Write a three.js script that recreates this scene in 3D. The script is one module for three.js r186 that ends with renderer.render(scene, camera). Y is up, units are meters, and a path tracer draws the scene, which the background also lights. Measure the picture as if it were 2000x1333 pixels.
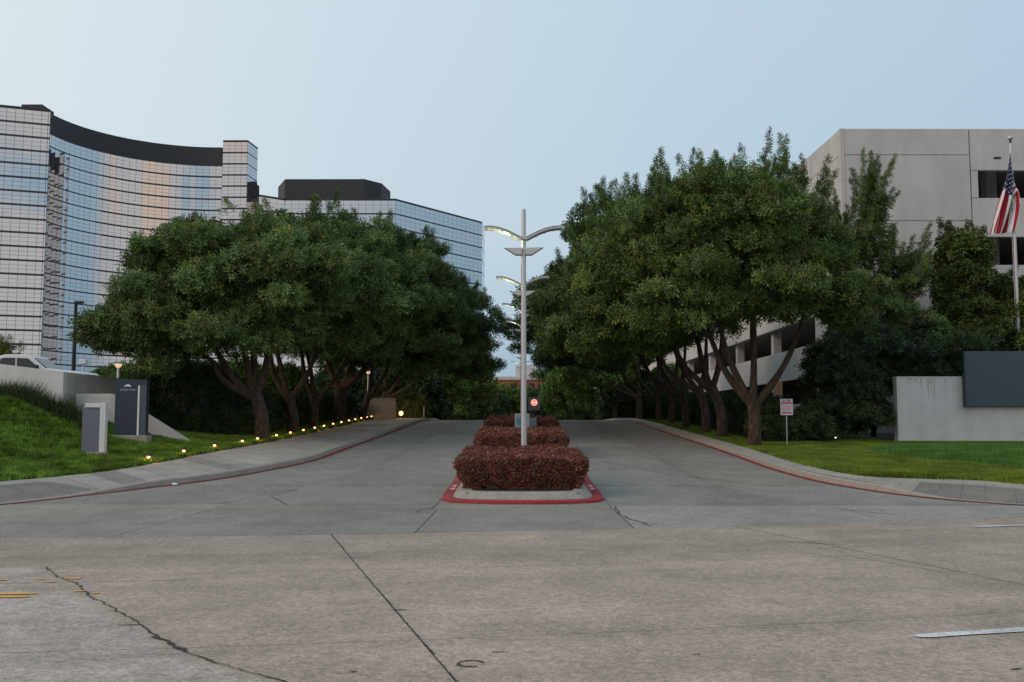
import * as THREE from 'three';
import { mergeGeometries } from 'three/addons/utils/BufferGeometryUtils.js';
import { RoundedBoxGeometry } from 'three/addons/geometries/RoundedBoxGeometry.js';

// ------------------------------------------------------------------ camera, sky, sun, exposure
const scene = new THREE.Scene();
const camera = new THREE.PerspectiveCamera(38.27, 1024 / 682, 0.1, 3000);
camera.position.set(0, 1.6, 0);
camera.rotation.order = 'YXZ';
camera.rotation.y = 0.0083;
camera.rotation.x = THREE.MathUtils.degToRad(4.81);

function mulberry(a) { return () => { a |= 0; a = a + 0x6D2B79F5 | 0; let t = Math.imul(a ^ a >>> 15, 1 | a); t = t + Math.imul(t ^ t >>> 7, 61 | t) ^ t; return ((t ^ t >>> 14) >>> 0) / 4294967296; }; }
const hash3 = (x, y, z) => { let h = Math.imul(x, 374761393) ^ Math.imul(y, 668265263) ^ Math.imul(z, 2147483647 - 61); h = Math.imul(h ^ h >>> 13, 1274126177); return ((h ^ h >>> 16) >>> 0) / 4294967296; };
const sm = t => t * t * (3 - 2 * t), mix = (a, b, t) => a + (b - a) * t, clamp = (x, a = 0, b = 1) => Math.min(b, Math.max(a, x));
const sstep = (a, b, x) => sm(clamp((x - a) / (b - a)));
function noise3(x, y, z) {
  const i = Math.floor(x), j = Math.floor(y), k = Math.floor(z), u = sm(x - i), v = sm(y - j), w = sm(z - k);
  const g = (a, b, c) => hash3(i + a, j + b, k + c);
  return mix(mix(mix(g(0, 0, 0), g(1, 0, 0), u), mix(g(0, 1, 0), g(1, 1, 0), u), v), mix(mix(g(0, 0, 1), g(1, 0, 1), u), mix(g(0, 1, 1), g(1, 1, 1), u), v), w);
}
const fbm = (x, y, z, n = 4) => { let s = 0, a = 0.5, t = 0; for (let i = 0; i < n; i++) { s += a * noise3(x, y, z); t += a; a *= 0.5; x *= 2.03; y *= 2.03; z *= 2.03; } return s / t; };
const lin = c => { c /= 255; return c <= 0.04045 ? c / 12.92 : Math.pow((c + 0.055) / 1.055, 2.4); };
const rgbLin = (r, g, b) => [lin(r), lin(g), lin(b)];

{ // dusk sky: pale blue, whiter towards the afterglow on the left, thin pinkish cloud low in the opposite quarter
  const W = 1024, H = 512, data = new Float32Array(W * H * 4);
  const horizon = rgbLin(142, 166, 184), mid = rgbLin(160, 187, 205), high = rgbLin(168, 194, 212), glow = rgbLin(221, 226, 228), pink = rgbLin(209, 204, 203), amber = rgbLin(232, 202, 180);
  for (let j = 0; j < H; j++) for (let i = 0; i < W; i++) {
    const el = ((j + 0.5) / H - 0.5) * Math.PI, lon = ((i + 0.5) / W - 0.5) * 2 * Math.PI;
    const d = [Math.cos(el) * Math.cos(lon), Math.sin(el), Math.cos(el) * Math.sin(lon)];
    const e = Math.max(0, el * 180 / Math.PI);
    const c = [0, 0, 0];
    const a1 = sstep(0, 11, e), a2 = sstep(8, 30, e);
    for (let k = 0; k < 3; k++) c[k] = mix(mix(horizon[k], mid[k], a1), high[k], a2);
    const az = Math.atan2(d[0], -d[2]) * 180 / Math.PI;             // 0 ahead, negative left
    let off = Math.abs(az + 62); if (off > 180) off = 360 - off;
    const g = Math.exp(-((off / 60) ** 2)) * sstep(-2, 12, e) * (1 - 0.55 * sstep(26, 70, e));
    for (let k = 0; k < 3; k++) c[k] = mix(c[k], glow[k], g * 0.95);
    const back = sstep(0.15, -0.5, -d[2]);                            // 1 behind the camera
    const n = fbm(d[0] * 3.2 + 7, d[1] * 9 + 3, d[2] * 3.2 + 1, 4);
    const bank = back * sstep(46, 14, e);
    for (let k = 0; k < 3; k++) c[k] = mix(c[k], pink[k], bank * sstep(0.2, 0.45, n) * 0.95);
    const n2 = fbm(d[0] * 4.1 + 3735.99, d[1] * 10 + 13, d[2] * 4.1 + 5, 3);
    for (let k = 0; k < 3; k++) c[k] = mix(c[k], amber[k], bank * sstep(0.54, 0.66, n2) * 0.7);
    const o = (j * W + i) * 4; data[o] = c[0]; data[o + 1] = c[1]; data[o + 2] = c[2]; data[o + 3] = 1;
  }
  const t = new THREE.DataTexture(data, W, H, THREE.RGBAFormat, THREE.FloatType);
  t.mapping = THREE.EquirectangularReflectionMapping; t.magFilter = THREE.LinearFilter; t.minFilter = THREE.LinearFilter; t.needsUpdate = true;
  scene.background = t; scene.environment = t;
}
const sun = new THREE.DirectionalLight(0xffdcc2, 1.0);
sun.position.set(-110, 62, 10); sun.target.position.set(0, 0, -40);
sun.castShadow = true; sun.shadow.radius = 45; sun.shadow.mapSize.set(2048, 2048);
Object.assign(sun.shadow.camera, { left: -120, right: 120, top: 120, bottom: -120, near: 1, far: 500 });
scene.add(sun, sun.target);
const renderer = new THREE.WebGLRenderer({ antialias: true });
renderer.toneMapping = THREE.LinearToneMapping;
renderer.toneMappingExposure = 1.12;
renderer.shadowMap.enabled = true;

// ------------------------------------------------------------------ helpers
const V = (x, h, d) => new THREE.Vector3(x, h, -d);
const names = {};
const numbered = n => { const k = names[n] = (names[n] ?? -1) + 1; return k ? n + '_' + String(k).padStart(3, '0') : n; };
function tag(o, label, category, group, kind) { o.userData.label = label; if (category) o.userData.category = category; if (group) o.userData.group = group; if (kind) o.userData.kind = kind; return o; }
function thing(name, label, category, group, x = 0, h = 0, d = 0, turn = 0) {
  const o = new THREE.Group(); o.name = numbered(name); o.position.copy(V(x, h, d)); o.rotation.y = turn; scene.add(o); return tag(o, label, category, group);
}
function structure(name) { const o = new THREE.Group(); o.name = numbered(name); o.userData.kind = 'structure'; scene.add(o); return o; }
function part(name, geometry, material, parent) { const m = new THREE.Mesh(geometry, material); m.name = name; m.castShadow = m.receiveShadow = true; parent.add(m); return m; }
function prep(g) { g = g.index ? g.toNonIndexed() : g; for (const k of Object.keys(g.attributes)) if (!['position', 'normal', 'uv'].includes(k)) g.deleteAttribute(k); if (!g.attributes.uv) g.setAttribute('uv', new THREE.BufferAttribute(new Float32Array(g.attributes.position.count * 2), 2)); return g; }
const merge = list => mergeGeometries(list.map(prep));
function metric(g, s = 1) { // uv in metres from position and facing
  const p = g.attributes.position, n = g.attributes.normal, uv = new Float32Array(p.count * 2);
  for (let i = 0; i < p.count; i++) {
    const ax = Math.abs(n.getX(i)), ay = Math.abs(n.getY(i)), az = Math.abs(n.getZ(i));
    const [u, v] = ay > ax && ay > az ? [p.getX(i), p.getZ(i)] : ax > az ? [p.getZ(i), p.getY(i)] : [p.getX(i), p.getY(i)];
    uv[2 * i] = u * s; uv[2 * i + 1] = v * s;
  }
  g.setAttribute('uv', new THREE.BufferAttribute(uv, 2)); return g;
}
const box = (w, h, d, x = 0, y = 0, z = 0, s = 1) => metric(new THREE.BoxGeometry(w, h, d).translate(x, y, z), s);
const rbox = (w, h, d, r, x = 0, y = 0, z = 0) => metric(new RoundedBoxGeometry(w, h, d, 2, r).translate(x, y, z));
const cyl = (r0, r1, h, x = 0, y = 0, z = 0, n = 14) => new THREE.CylinderGeometry(r1, r0, h, n).translate(x, y + h / 2, z);
const interp = (pts, x) => { // smooth monotone table
  if (x <= pts[0][0]) return pts[0][1];
  for (let i = 1; i < pts.length; i++) if (x <= pts[i][0]) {
    const [x0, y0] = pts[i - 1], [x1, y1] = pts[i], h = x1 - x0, t = (x - x0) / h;
    const sl = k => k <= 0 || k >= pts.length - 1 ? 0 : ((pts[k + 1][1] - pts[k][1]) / (pts[k + 1][0] - pts[k][0]) + (pts[k][1] - pts[k - 1][1]) / (pts[k][0] - pts[k - 1][0])) / 2;
    const m0 = sl(i - 1) * h, m1 = sl(i) * h, t2 = t * t, t3 = t2 * t;
    return (2 * t3 - 3 * t2 + 1) * y0 + (t3 - 2 * t2 + t) * m0 + (-2 * t3 + 3 * t2) * y1 + (t3 - t2) * m1;
  }
  return pts[pts.length - 1][1];
};
function grid(nu, nv, fn, uvs = 0.25, colour) { // fn(u, v) -> [x, h, d]
  const pos = [], uv = [], col = [], idx = [];
  for (let j = 0; j <= nv; j++) for (let i = 0; i <= nu; i++) {
    const [x, h, d] = fn(i / nu, j / nv); pos.push(x, h, -d); uv.push(x * uvs, d * uvs);
    if (colour) col.push(...colour(x, d, i / nu, j / nv));
  }
  for (let j = 0; j < nv; j++) for (let i = 0; i < nu; i++) { const a = j * (nu + 1) + i, b = a + 1, c = a + nu + 1, e = c + 1; idx.push(a, b, e, a, e, c); }
  const g = new THREE.BufferGeometry();
  g.setAttribute('position', new THREE.Float32BufferAttribute(pos, 3)); g.setAttribute('uv', new THREE.Float32BufferAttribute(uv, 2));
  if (colour) g.setAttribute('color', new THREE.Float32BufferAttribute(col, 3));
  g.setIndex(idx); g.computeVertexNormals();
  let up = 0; const n = g.attributes.normal; for (let i = 0; i < n.count; i++) up += n.getY(i);
  if (up < 0) { for (let i = 0; i < idx.length; i += 3) [idx[i + 1], idx[i + 2]] = [idx[i + 2], idx[i + 1]]; g.setIndex(idx); g.computeVertexNormals(); }
  return g;
}
function sweep(path, profile, hf, uvs = 1) { // path [[x, d]...], profile [[out, up]...] (out = to the right of travel); hf(x, d, i) -> base height
  const pos = [], uv = [], idx = [], m = profile.length; let run = 0;
  path.forEach(([x, d], i) => {
    const a = path[Math.max(0, i - 1)], b = path[Math.min(path.length - 1, i + 1)];
    let tx = b[0] - a[0], td = b[1] - a[1]; const l = Math.hypot(tx, td) || 1; tx /= l; td /= l;
    if (i) run += Math.hypot(x - path[i - 1][0], d - path[i - 1][1]);
    let pr = 0;
    profile.forEach(([o, u], k) => {
      if (k) pr += Math.hypot(o - profile[k - 1][0], u - profile[k - 1][1]);
      const X = x + td * o, D = d - tx * o; const b0 = hf(X, D, i, path.length);
      pos.push(X, (Array.isArray(b0) ? b0[0] + u * b0[1] : b0 + u), -D); uv.push(run * uvs, pr * uvs);
    });
  });
  for (let i = 0; i + 1 < path.length; i++) for (let k = 0; k + 1 < m; k++) { const a = i * m + k, b = a + 1, c = a + m, e = c + 1; idx.push(a, c, e, a, e, b); }
  const g = new THREE.BufferGeometry(); g.setAttribute('position', new THREE.Float32BufferAttribute(pos, 3)); g.setAttribute('uv', new THREE.Float32BufferAttribute(uv, 2)); g.setIndex(idx);
  const f = g.toNonIndexed(); f.computeVertexNormals(); return f;
}
const spline = (pts, n) => { const c = new THREE.CatmullRomCurve3(pts.map(p => new THREE.Vector3(p[0], 0, p[1])), false, 'centripetal'); return Array.from({ length: n + 1 }, (_, i) => { const q = c.getPoint(i / n); return [q.x, q.z]; }); };
function dataTex(size, fn, srgb, rx = 1, ry = 1) {
  const d = new Uint8Array(size * size * 4);
  for (let j = 0; j < size; j++) for (let i = 0; i < size; i++) { const c = fn(i / size, j / size, i, j), o = (j * size + i) * 4; d[o] = clamp(c[0]) * 255; d[o + 1] = clamp(c[1]) * 255; d[o + 2] = clamp(c[2]) * 255; d[o + 3] = 255; }
  const t = new THREE.DataTexture(d, size, size); t.wrapS = t.wrapT = THREE.RepeatWrapping; t.magFilter = THREE.LinearFilter; t.minFilter = THREE.LinearMipmapLinearFilter; t.generateMipmaps = true;
  if (srgb) t.colorSpace = THREE.SRGBColorSpace; t.repeat.set(rx, ry); t.needsUpdate = true; return t;
}
function tileFbm(u, v, f, n, seed) { // periodic in u and v
  let s = 0, a = 0.5, t = 0;
  for (let o = 0; o < n; o++) {
    const x = u * f, y = v * f, i = Math.floor(x), j = Math.floor(y), p = sm(x - i), q = sm(y - j), h = (a1, b1) => hash3((i + a1) % f, (j + b1) % f, seed + o);
    s += a * mix(mix(h(0, 0), h(1, 0), p), mix(h(0, 1), h(1, 1), p), q); t += a; a *= 0.55; f *= 2;
  }
  return s / t;
}
// ------------------------------------------------------------------ materials
const concTex = dataTex(1024, (u, v, i, j) => { const n = tileFbm(u, v, 6, 6, 11), s = hash3(i, j, 5), w = tileFbm(u, v, 96, 2, 40), w2 = tileFbm(u, v, 256, 1, 60); let k = 0.74 + 0.2 * n + 0.1 * (s - 0.5) + 0.18 * (w - 0.5) + 0.2 * (w2 - 0.5); if (s > 0.992) k -= 0.22; if (s < 0.008) k += 0.12; return [k, k * 0.995, k * 0.985]; }, true);
const concBump = dataTex(512, (u, v, i, j) => { const k = 0.5 + 0.5 * (tileFbm(u, v, 64, 3, 3) - 0.5) + 0.25 * (hash3(i, j, 9) - 0.5); return [k, k, k]; });
const stuccoTex = dataTex(512, (u, v, i, j) => { const st = tileFbm(u * 4 % 1, v * 0.25, 8, 3, 71), n = tileFbm(u, v, 4, 5, 23); const k = 0.86 + 0.14 * n - 0.05 * st + 0.03 * (hash3(i, j, 2) - 0.5); return [k, k * 0.995, k * 0.985]; }, true, 0.25, 0.25);
const barkTex = dataTex(512, (u, v) => { const n = tileFbm(u, v * 0.25, 32, 4, 7), m = tileFbm(u, v, 8, 4, 8); const k = 0.45 + 0.65 * n * m * 1.6; return [k, k * 0.9, k * 0.8]; }, true);
const barkBump = dataTex(512, (u, v) => { const n = tileFbm(u, v * 0.25, 32, 4, 7); return [n, n, n]; });
const grassTex = dataTex(512, (u, v, i, j) => { const n = tileFbm(u, v, 16, 5, 15); const k = 0.5 + 0.6 * n + 0.2 * (hash3(i, j, 3) - 0.5); return [k * 0.95, k, k * 0.8]; }, true);
const M = {};
const std = (c, o = {}) => new THREE.MeshStandardMaterial({ color: new THREE.Color().setRGB(...c), roughness: 0.85, ...o });
M.road = std([1, 1, 1], { map: concTex, vertexColors: true, roughness: 0.88, bumpMap: concBump, bumpScale: 0.004 });
M.filler = std([0.05, 0.048, 0.045], { roughness: 0.95 });
M.kerb = std([0.46, 0.43, 0.38], { map: concTex, bumpMap: concBump, bumpScale: 0.003 });
M.sealant = std([0.04, 0.034, 0.03], { roughness: 0.9 });
M.red = std([0.42, 0.03, 0.04], { map: concTex, roughness: 0.7 });
M.yellow = std([0.72, 0.40, 0.05], { roughness: 0.7 });
M.joint = std([0.11, 0.092, 0.08], { roughness: 0.95 });
M.white = std([0.86, 0.87, 0.87], { map: concTex, roughness: 0.7 });
M.soil = std([0.05, 0.045, 0.03], { map: grassTex, roughness: 1 });
M.turf = std([0.085, 0.14, 0.028], { map: grassTex, roughness: 1 });
M.grass = new THREE.MeshPhysicalMaterial({ color: 0xffffff, roughness: 0.8, specularIntensity: 0.3, side: THREE.DoubleSide });
M.leaf = new THREE.MeshPhysicalMaterial({ color: 0xffffff, roughness: 0.7, specularIntensity: 0.35, side: THREE.DoubleSide });
M.bark = std([0.125, 0.11, 0.096], { map: barkTex, bumpMap: barkBump, bumpScale: 0.02, roughness: 0.95 });
M.wall = std([0.80, 0.81, 0.815], { map: stuccoTex, roughness: 0.9, bumpMap: concBump, bumpScale: 0.003 });
M.precast = std([0.66, 0.665, 0.67], { map: stuccoTex, roughness: 0.9 });
M.beige = std([0.45, 0.41, 0.37], { map: stuccoTex, roughness: 0.9 });
M.glass = std([0.575, 0.585, 0.60], { metalness: 1, roughness: 0.035 });
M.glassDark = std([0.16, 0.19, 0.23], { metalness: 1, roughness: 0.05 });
M.mullion = std([0.06, 0.06, 0.065], { roughness: 0.5 });
M.band = std([0.02, 0.022, 0.027], { roughness: 0.35 });
M.roofband = std([0.035, 0.036, 0.042], { roughness: 0.7 });
M.navy = std([0.022, 0.04, 0.062], { roughness: 0.45, metalness: 0.1 });
M.slate = std([0.15, 0.18, 0.22], { roughness: 0.5, metalness: 0.2 });
M.paintWhite = std([0.70, 0.71, 0.72], { roughness: 0.4 });
M.poleGrey = std([0.52, 0.53, 0.55], { roughness: 0.4, metalness: 0.3 });
M.dark = std([0.02, 0.02, 0.02], { roughness: 0.6 });
M.darkmetal = std([0.03, 0.03, 0.032], { roughness: 0.5, metalness: 0.4 });
M.brick = std([0.36, 0.13, 0.065], { roughness: 0.9, map: stuccoTex });
M.carWhite = new THREE.MeshPhysicalMaterial({ color: new THREE.Color().setRGB(0.72, 0.73, 0.74), roughness: 0.35, clearcoat: 0.8, clearcoatRoughness: 0.08 });
M.carGlass = std([0.02, 0.03, 0.035], { roughness: 0.06, metalness: 0.0 });
M.chrome = std([0.7, 0.7, 0.7], { metalness: 1, roughness: 0.2 });
const glowMat = (r, g, b, k) => new THREE.MeshStandardMaterial({ color: 0x111111, emissive: new THREE.Color().setRGB(r, g, b), emissiveIntensity: k, roughness: 0.5 });
M.bulb = glowMat(1, 0.48, 0.18, 4);
M.tube = glowMat(1, 0.72, 0.42, 3);
M.postGlow = glowMat(1, 0.62, 0.36, 0.8);
M.redGlow = glowMat(1, 0.05, 0.025, 0.9);
M.lampYellow = glowMat(0.80, 0.86, 0.42, 0.75);

function addLight(parent, x, y, z, power, dist = 12) { const l = new THREE.PointLight(0xffb070, power); l.position.set(x, y, z); l.castShadow = true; parent.add(l); return l; }

// ------------------------------------------------------------------ terrain profile
const zTable = [[19.5, 0], [22, 0.05], [24.5, 0.13], [28, 0.29], [32, 0.49], [36, 0.67], [40, 0.83], [46, 1.06], [53, 1.34], [60, 1.6], [66, 1.78], [72, 1.86], [80, 1.84], [100, 1.6], [150, 1.2], [170, 1.2]];
const zRoad = d => interp(zTable, d);
const gutterD = x => x < -8 ? 14.9 + 0.194 * -8 + 0.0091 * 64 + 0.05 * (x + 8) : x > 12 ? 14.9 + 0.194 * 12 + 0.0091 * 144 + 0.27 * (x - 12) : 14.9 + 0.194 * x + 0.0091 * x * x;
const apronD = x => x < 0 ? 19.0 + 0.24 * x : Math.min(19.55, 19.2 + 0.05 * x);

{ const o = structure('ground');
  part('ground', grid(60, 90, (u, v) => { const d = -120 + 1400 * v * v * (0.35 + 0.65 * v) + 0 , x = (u - 0.5) * 1800; return [x, zRoad(d) - 0.16, d]; }, 0.2), M.soil, o).userData.kind = 'structure'; }

const kerbLpts = [[-6.5, 150], [-6.5, 66], [-6.5, 34], [-6.6, 31], [-7.2, 28], [-7.9, 25.5], [-8.9, 23.3], [-9.85, 21], [-10.9, 18.6], [-12.8, 16.3], [-15.5, 14.9], [-20, 14.0], [-34, 13.2]];
const edgeLpts = [[-9.6, 150], [-9.6, 66], [-9.6, 40], [-9.8, 36], [-10.2, 32], [-10.45, 29], [-10.95, 26], [-12.3, 23.2], [-14.5, 20.8], [-17.5, 19], [-21, 17.8], [-27, 17], [-36, 16.2]];
const kerbRpts = [[7.25, 150], [7.25, 66], [7.25, 36], [7.25, 30], [7.35, 27.5], [7.6, 25], [7.95, 23.4], [8.45, 21.8], [9.3, 20.4], [10.3, 19.4], [12, 18.9], [15, 19.1], [34, 23.9]];
const edgeRpts = [[7.9, 150], [7.9, 66], [7.9, 36], [7.95, 30], [8.05, 28], [8.3, 26], [8.75, 24.7], [9.7, 24.2], [10.9, 23.8], [11.7, 22.4], [13.4, 21.4], [16, 21.4], [35, 26.2]];
const NS = 240, kerbL = spline(kerbLpts, NS), edgeL = spline(edgeLpts, NS), kerbR = spline(kerbRpts, NS), edgeR = spline(edgeRpts, NS);
const atD = (path, d) => { for (let i = 1; i < path.length; i++) if (path[i][1] <= d) { const t = (path[i - 1][1] - d) / (path[i - 1][1] - path[i][1] || 1); return mix(path[i - 1][0], path[i][0], clamp(t)); } return path[path.length - 1][0]; };
const atX = (path, x, sgn) => { for (let i = 1; i < path.length; i++) if (sgn * path[i][0] >= sgn * x) { const t = (x - path[i - 1][0]) / (path[i][0] - path[i - 1][0] || 1); return mix(path[i - 1][1], path[i][1], clamp(t)); } return path[path.length - 1][1]; };

// ------------------------------------------------------------------ street of brownish concrete slabs
const street = structure('street');
part('joint_filler', grid(60, 30, (u, v) => { const x = mix(-60, 60, u), t = mix(-0.1, 30, v); return [x, -0.025, gutterD(x) - t]; }), M.filler, street).userData.kind = 'structure';
const crackC = [[-5.32, 11.15], [-4.85, 10.45], [-4.5, 10.05], [-4.05, 9.35], [-3.45, 8.55], [-3.0, 7.95], [-2.75, 7.55], [-2.35, 7.05], [-2.05, 6.75], [-1.72, 6.45], [-1.0, 5.9]];
const crackX = d => { for (let i = 1; i < crackC.length; i++) if (crackC[i][1] <= d) { const [x0, d0] = crackC[i - 1], [x1, d1] = crackC[i]; return mix(x0, x1, clamp((d0 - d) / (d0 - d1))); } return crackC[crackC.length - 1][0] + 0.9 * (5.9 - d); };
function streetColour(x, d) {
  const t = gutterD(x) - d, s = x + 0.2 * (d - 12);
  let r = 0.485, g = 0.388, b = 0.32;
  const lanes = fbm(s * 0.12, t * 1.5, 2, 4), big = fbm(x * 0.4, d * 0.5, 4, 4), fine = fbm(s * 1.0, t * 9, 8, 3), grain = hash3(Math.round(x * 90), Math.round(d * 90), 3);
  const tyre = fbm(s * 0.07, t * 3.2, 41, 4), spots = fbm(x * 3.1, d * 3.1, 52, 3);
  let k = 0.80 + 0.34 * lanes + 0.2 * big + 0.2 * (fine - 0.5) + 0.2 * (tyre - 0.42) + 0.05 * (grain - 0.5);
  if (spots > 0.66) k *= 1 - 0.9 * (spots - 0.66);
  const dirt = Math.exp(-(((t - 2.3) / 1.15) ** 2)) * 0.14 + Math.exp(-(((t - 0.25) / 0.45) ** 2)) * 0.12 + Math.exp(-(((t - 5.6) / 0.6) ** 2)) * 0.07;   // grime of the wheel tracks
  k *= 1 - dirt * (0.4 + 1.1 * fbm(s * 0.3, t * 2.2, 14, 4));
  if (x < crackX(d) && d < 11.1) { // older slab with exposed pale aggregate, worn through in patches
    const e = sstep(0, 0.25, crackX(d) - x), ag = fbm(x * 9, d * 14, 21, 3), patch = fbm(x * 0.9, d * 2.6, 33, 4);
    const worn = sstep(0.36, 0.52, patch + 0.14 * sstep(9.6, 6.8, d)) * e;
    k *= 1 + worn * (0.2 + 0.7 * (ag - 0.45)); r = mix(r, 0.445, worn); g = mix(g, 0.385, worn); b = mix(b, 0.335, worn);
  }
  return [r * k, g * k, b * k];
}
const rowsT = [0, 3.65, 7.3, 10.95, 14.6, 18.3, 22, 30], jointX = k => -2.75 + 6.1 * k;
for (let r = 0; r + 1 < rowsT.length; r++) for (let c = -8; c <= 8; c++) {
  const near = Math.abs(c) <= 2 && r < 4, n = near ? 72 : 6, m = near ? 48 : 4, gp = 0.006;
  part('slab', grid(n, m, (u, v) => { const t = mix(rowsT[r] + gp * 0.6, rowsT[r + 1] - gp * 0.6, v), x = mix(jointX(c) + gp, jointX(c + 1) - gp, u) + 0.275 * t; return [x, 0.004 * (fbm(x * 0.5, t * 0.5, 3, 2) - 0.5), gutterD(x) - t]; }, 0.25, streetColour), M.road, street);
}
function ribbon(pts, width, wob, h, seed, step = 0.05, even = 0) { // irregular flat strip along a line on the ground
  const path = []; for (let i = 1; i < pts.length; i++) { const L = Math.hypot(pts[i][0] - pts[i - 1][0], pts[i][1] - pts[i - 1][1]), n = Math.max(1, Math.round(L / step)); for (let k = 0; k < n; k++) path.push([mix(pts[i - 1][0], pts[i][0], k / n), mix(pts[i - 1][1], pts[i][1], k / n)]); } path.push(pts[pts.length - 1]);
  const pos = [], uv = [], idx = [];
  path.forEach(([x, d], i) => {
    const a = path[Math.max(0, i - 1)], b = path[Math.min(path.length - 1, i + 1)]; let tx = b[0] - a[0], td = b[1] - a[1]; const l = Math.hypot(tx, td); tx /= l; td /= l;
    const j = wob * (fbm(i * 0.31, seed, 0, 4) - 0.5) * 2, w = width * mix(0.15 + 1.7 * fbm(i * 0.55, seed, 9, 4) ** 1.3, (0.92 + 0.16 * fbm(i * 0.4, seed, 2, 2)) * (i === 0 ? 0.5 : 1), even);
    for (const s of [-1, 1]) { const X = x + td * (j + s * w / 2), D = d - tx * (j + s * w / 2); pos.push(X, h(X, D), -D); uv.push(X * 0.25, D * 0.25); }
  });
  for (let i = 0; i + 1 < path.length; i++) idx.push(2 * i, 2 * i + 2, 2 * i + 3, 2 * i, 2 * i + 3, 2 * i + 1);
  const g = new THREE.BufferGeometry(); g.setAttribute('position', new THREE.Float32BufferAttribute(pos, 3)); g.setAttribute('uv', new THREE.Float32BufferAttribute(uv, 2)); g.setIndex(idx); g.computeVertexNormals();
  if (g.attributes.normal.getY(0) < 0) { for (let i = 0; i < idx.length; i += 3) [idx[i + 1], idx[i + 2]] = [idx[i + 2], idx[i + 1]]; g.setIndex(idx); g.computeVertexNormals(); }
  return g;
}
part('crack', ribbon(crackC, 0.019, 0.03, () => 0.006, 3, 0.03), M.sealant, street);
part('crack', ribbon([[-2.75, 7.55], [-2.55, 7.3], [-2.35, 7.05]], 0.04, 0.03, () => 0.0075, 8, 0.03), M.sealant, street);
{ const p = t => { const x = jointX(0) + 0.275 * t; return [x, gutterD(x) - t]; }; part('joint_sealant', ribbon([p(0), p(3.6), p(7.2), p(11)], 0.012, 0.016, () => 0.006, 5, 0.03), M.joint, street);
  const q = t => { const x = jointX(1) + 0.275 * t; return [x, gutterD(x) - t]; }; part('joint_sealant', ribbon([q(0.4), q(3.6), q(6)], 0.007, 0.008, () => 0.006, 15, 0.05), M.joint, street); }
for (const [a, b, w] of [[[-5.6, 9.95], [-3.4, 10.2], 0.012], [[3.4, 13.7], [4.3, 13.2], 0.02], [[4.0, 12.0], [4.9, 10.2], 0.008], [[0.3, 12.6], [0.8, 12.7], 0.02], [[-1.1, 8.6], [-0.98, 8.62], 0.02], [[-3.2, 7.95], [-3.05, 7.97], 0.02], [[-0.2, 7.05], [-0.1, 7.07], 0.02], [[-1.1, 6.5], [-1.06, 6.5], 0.02], [[1.2, 7.0], [1.25, 7.01], 0.02], [[3.2, 6.6], [3.28, 6.62], 0.02]]) part('tar_mark', ribbon([a, b], w, 0.01, () => 0.006, a[0] + 31, 0.04), M.sealant, street);
{ const ring = []; for (let a = 0.2; a < 5.4; a += 0.3) ring.push([-0.33 + 0.085 * Math.cos(a), 6.72 + 0.085 * Math.sin(a)]); part('tar_mark', ribbon(ring, 0.022, 0.006, () => 0.006, 77, 0.03), M.sealant, street); }
// painted lane lines
const dash = (a, b, w, mat, seed) => part('lane_line', ribbon([a, b], w, 0.004, () => 0.008, seed, 0.12, 1), mat, street);
dash([2.98, 7.58], [6.2, 8.46], 0.125, M.white, 1); dash([7.05, 15.5], [9.9, 16.4], 0.14, M.white, 2);
dash([-4.55, 9.4], [-9, 9.05], 0.085, M.yellow, 3); dash([-4.55, 9.23], [-9, 8.88], 0.085, M.yellow, 4);
dash([-5.25, 10.2], [-9.6, 9.95], 0.075, M.yellow, 5); dash([-5.25, 10.05], [-9.6, 9.8], 0.075, M.yellow, 6);
dash([-4.86, 10.24], [-5.0, 10.235], 0.05, M.yellow, 12); dash([-4.72, 10.3], [-4.55, 10.31], 0.1, M.yellow, 7); dash([-4.7, 10.07], [-4.8, 10.06], 0.06, M.yellow, 9); dash([-4.17, 9.53], [-4.27, 9.52], 0.07, M.yellow, 8); dash([-3.98, 9.43], [-4.04, 9.43], 0.07, M.yellow, 10);

// ------------------------------------------------------------------ driveway and apron, grey concrete slabs
const driveway = structure('driveway');
part('joint_filler', grid(8, 120, (u, v) => { const d = mix(12.5, 165, v); return [mix(-30, 30, u), zRoad(d) - 0.02, d]; }), M.filler, driveway).userData.kind = 'structure';
let slabN = 0;
const driveTone = (seed, r0, g0, b0) => (x, d) => { const big = fbm(x * 0.35, d * 0.22, seed * 0.37 + 2, 4), st = fbm(x * 1.1, d * 0.16, 7, 4), fine = fbm(x * 5, d * 5, 3, 3), lane = Math.exp(-(((Math.abs(x - 0.2) - 4.1) / 0.8) ** 2)); let k = (0.9 + 0.16 * hash3(seed, 7, 1)) * (0.74 + 0.3 * big + 0.22 * st + 0.10 * (fine - 0.5)) * (1 - 0.16 * lane * (0.3 + fbm(x * 2, d * 0.4, 19, 3))); return [r0 * k, g0 * k, b0 * k]; };
function driveSlab(nu, nv, xa, xb, da, db, rgb) { // edges may be functions
  const f = q => typeof q === 'function' ? q : () => q, A = f(xa), B = f(xb), C = f(da), E = f(db);
  part('slab', grid(nu, nv, (u, v) => { const xm = mix(A(20), B(20), u); const d = mix(C(xm) + 0.007, E(xm) - 0.007, v); const x = mix(A(d) + 0.007, B(d) - 0.007, u); return [x, zRoad(d), d]; }, 0.25, driveTone(slabN++, ...rgb)), M.road, driveway);
}
const grey = [0.335, 0.316, 0.282], warmGrey = [0.36, 0.33, 0.282];
const apronX = [-24, -15, -10.2, -5.8, -1.55, 1.75, 6.1, 10.1, 15, 24];
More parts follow.
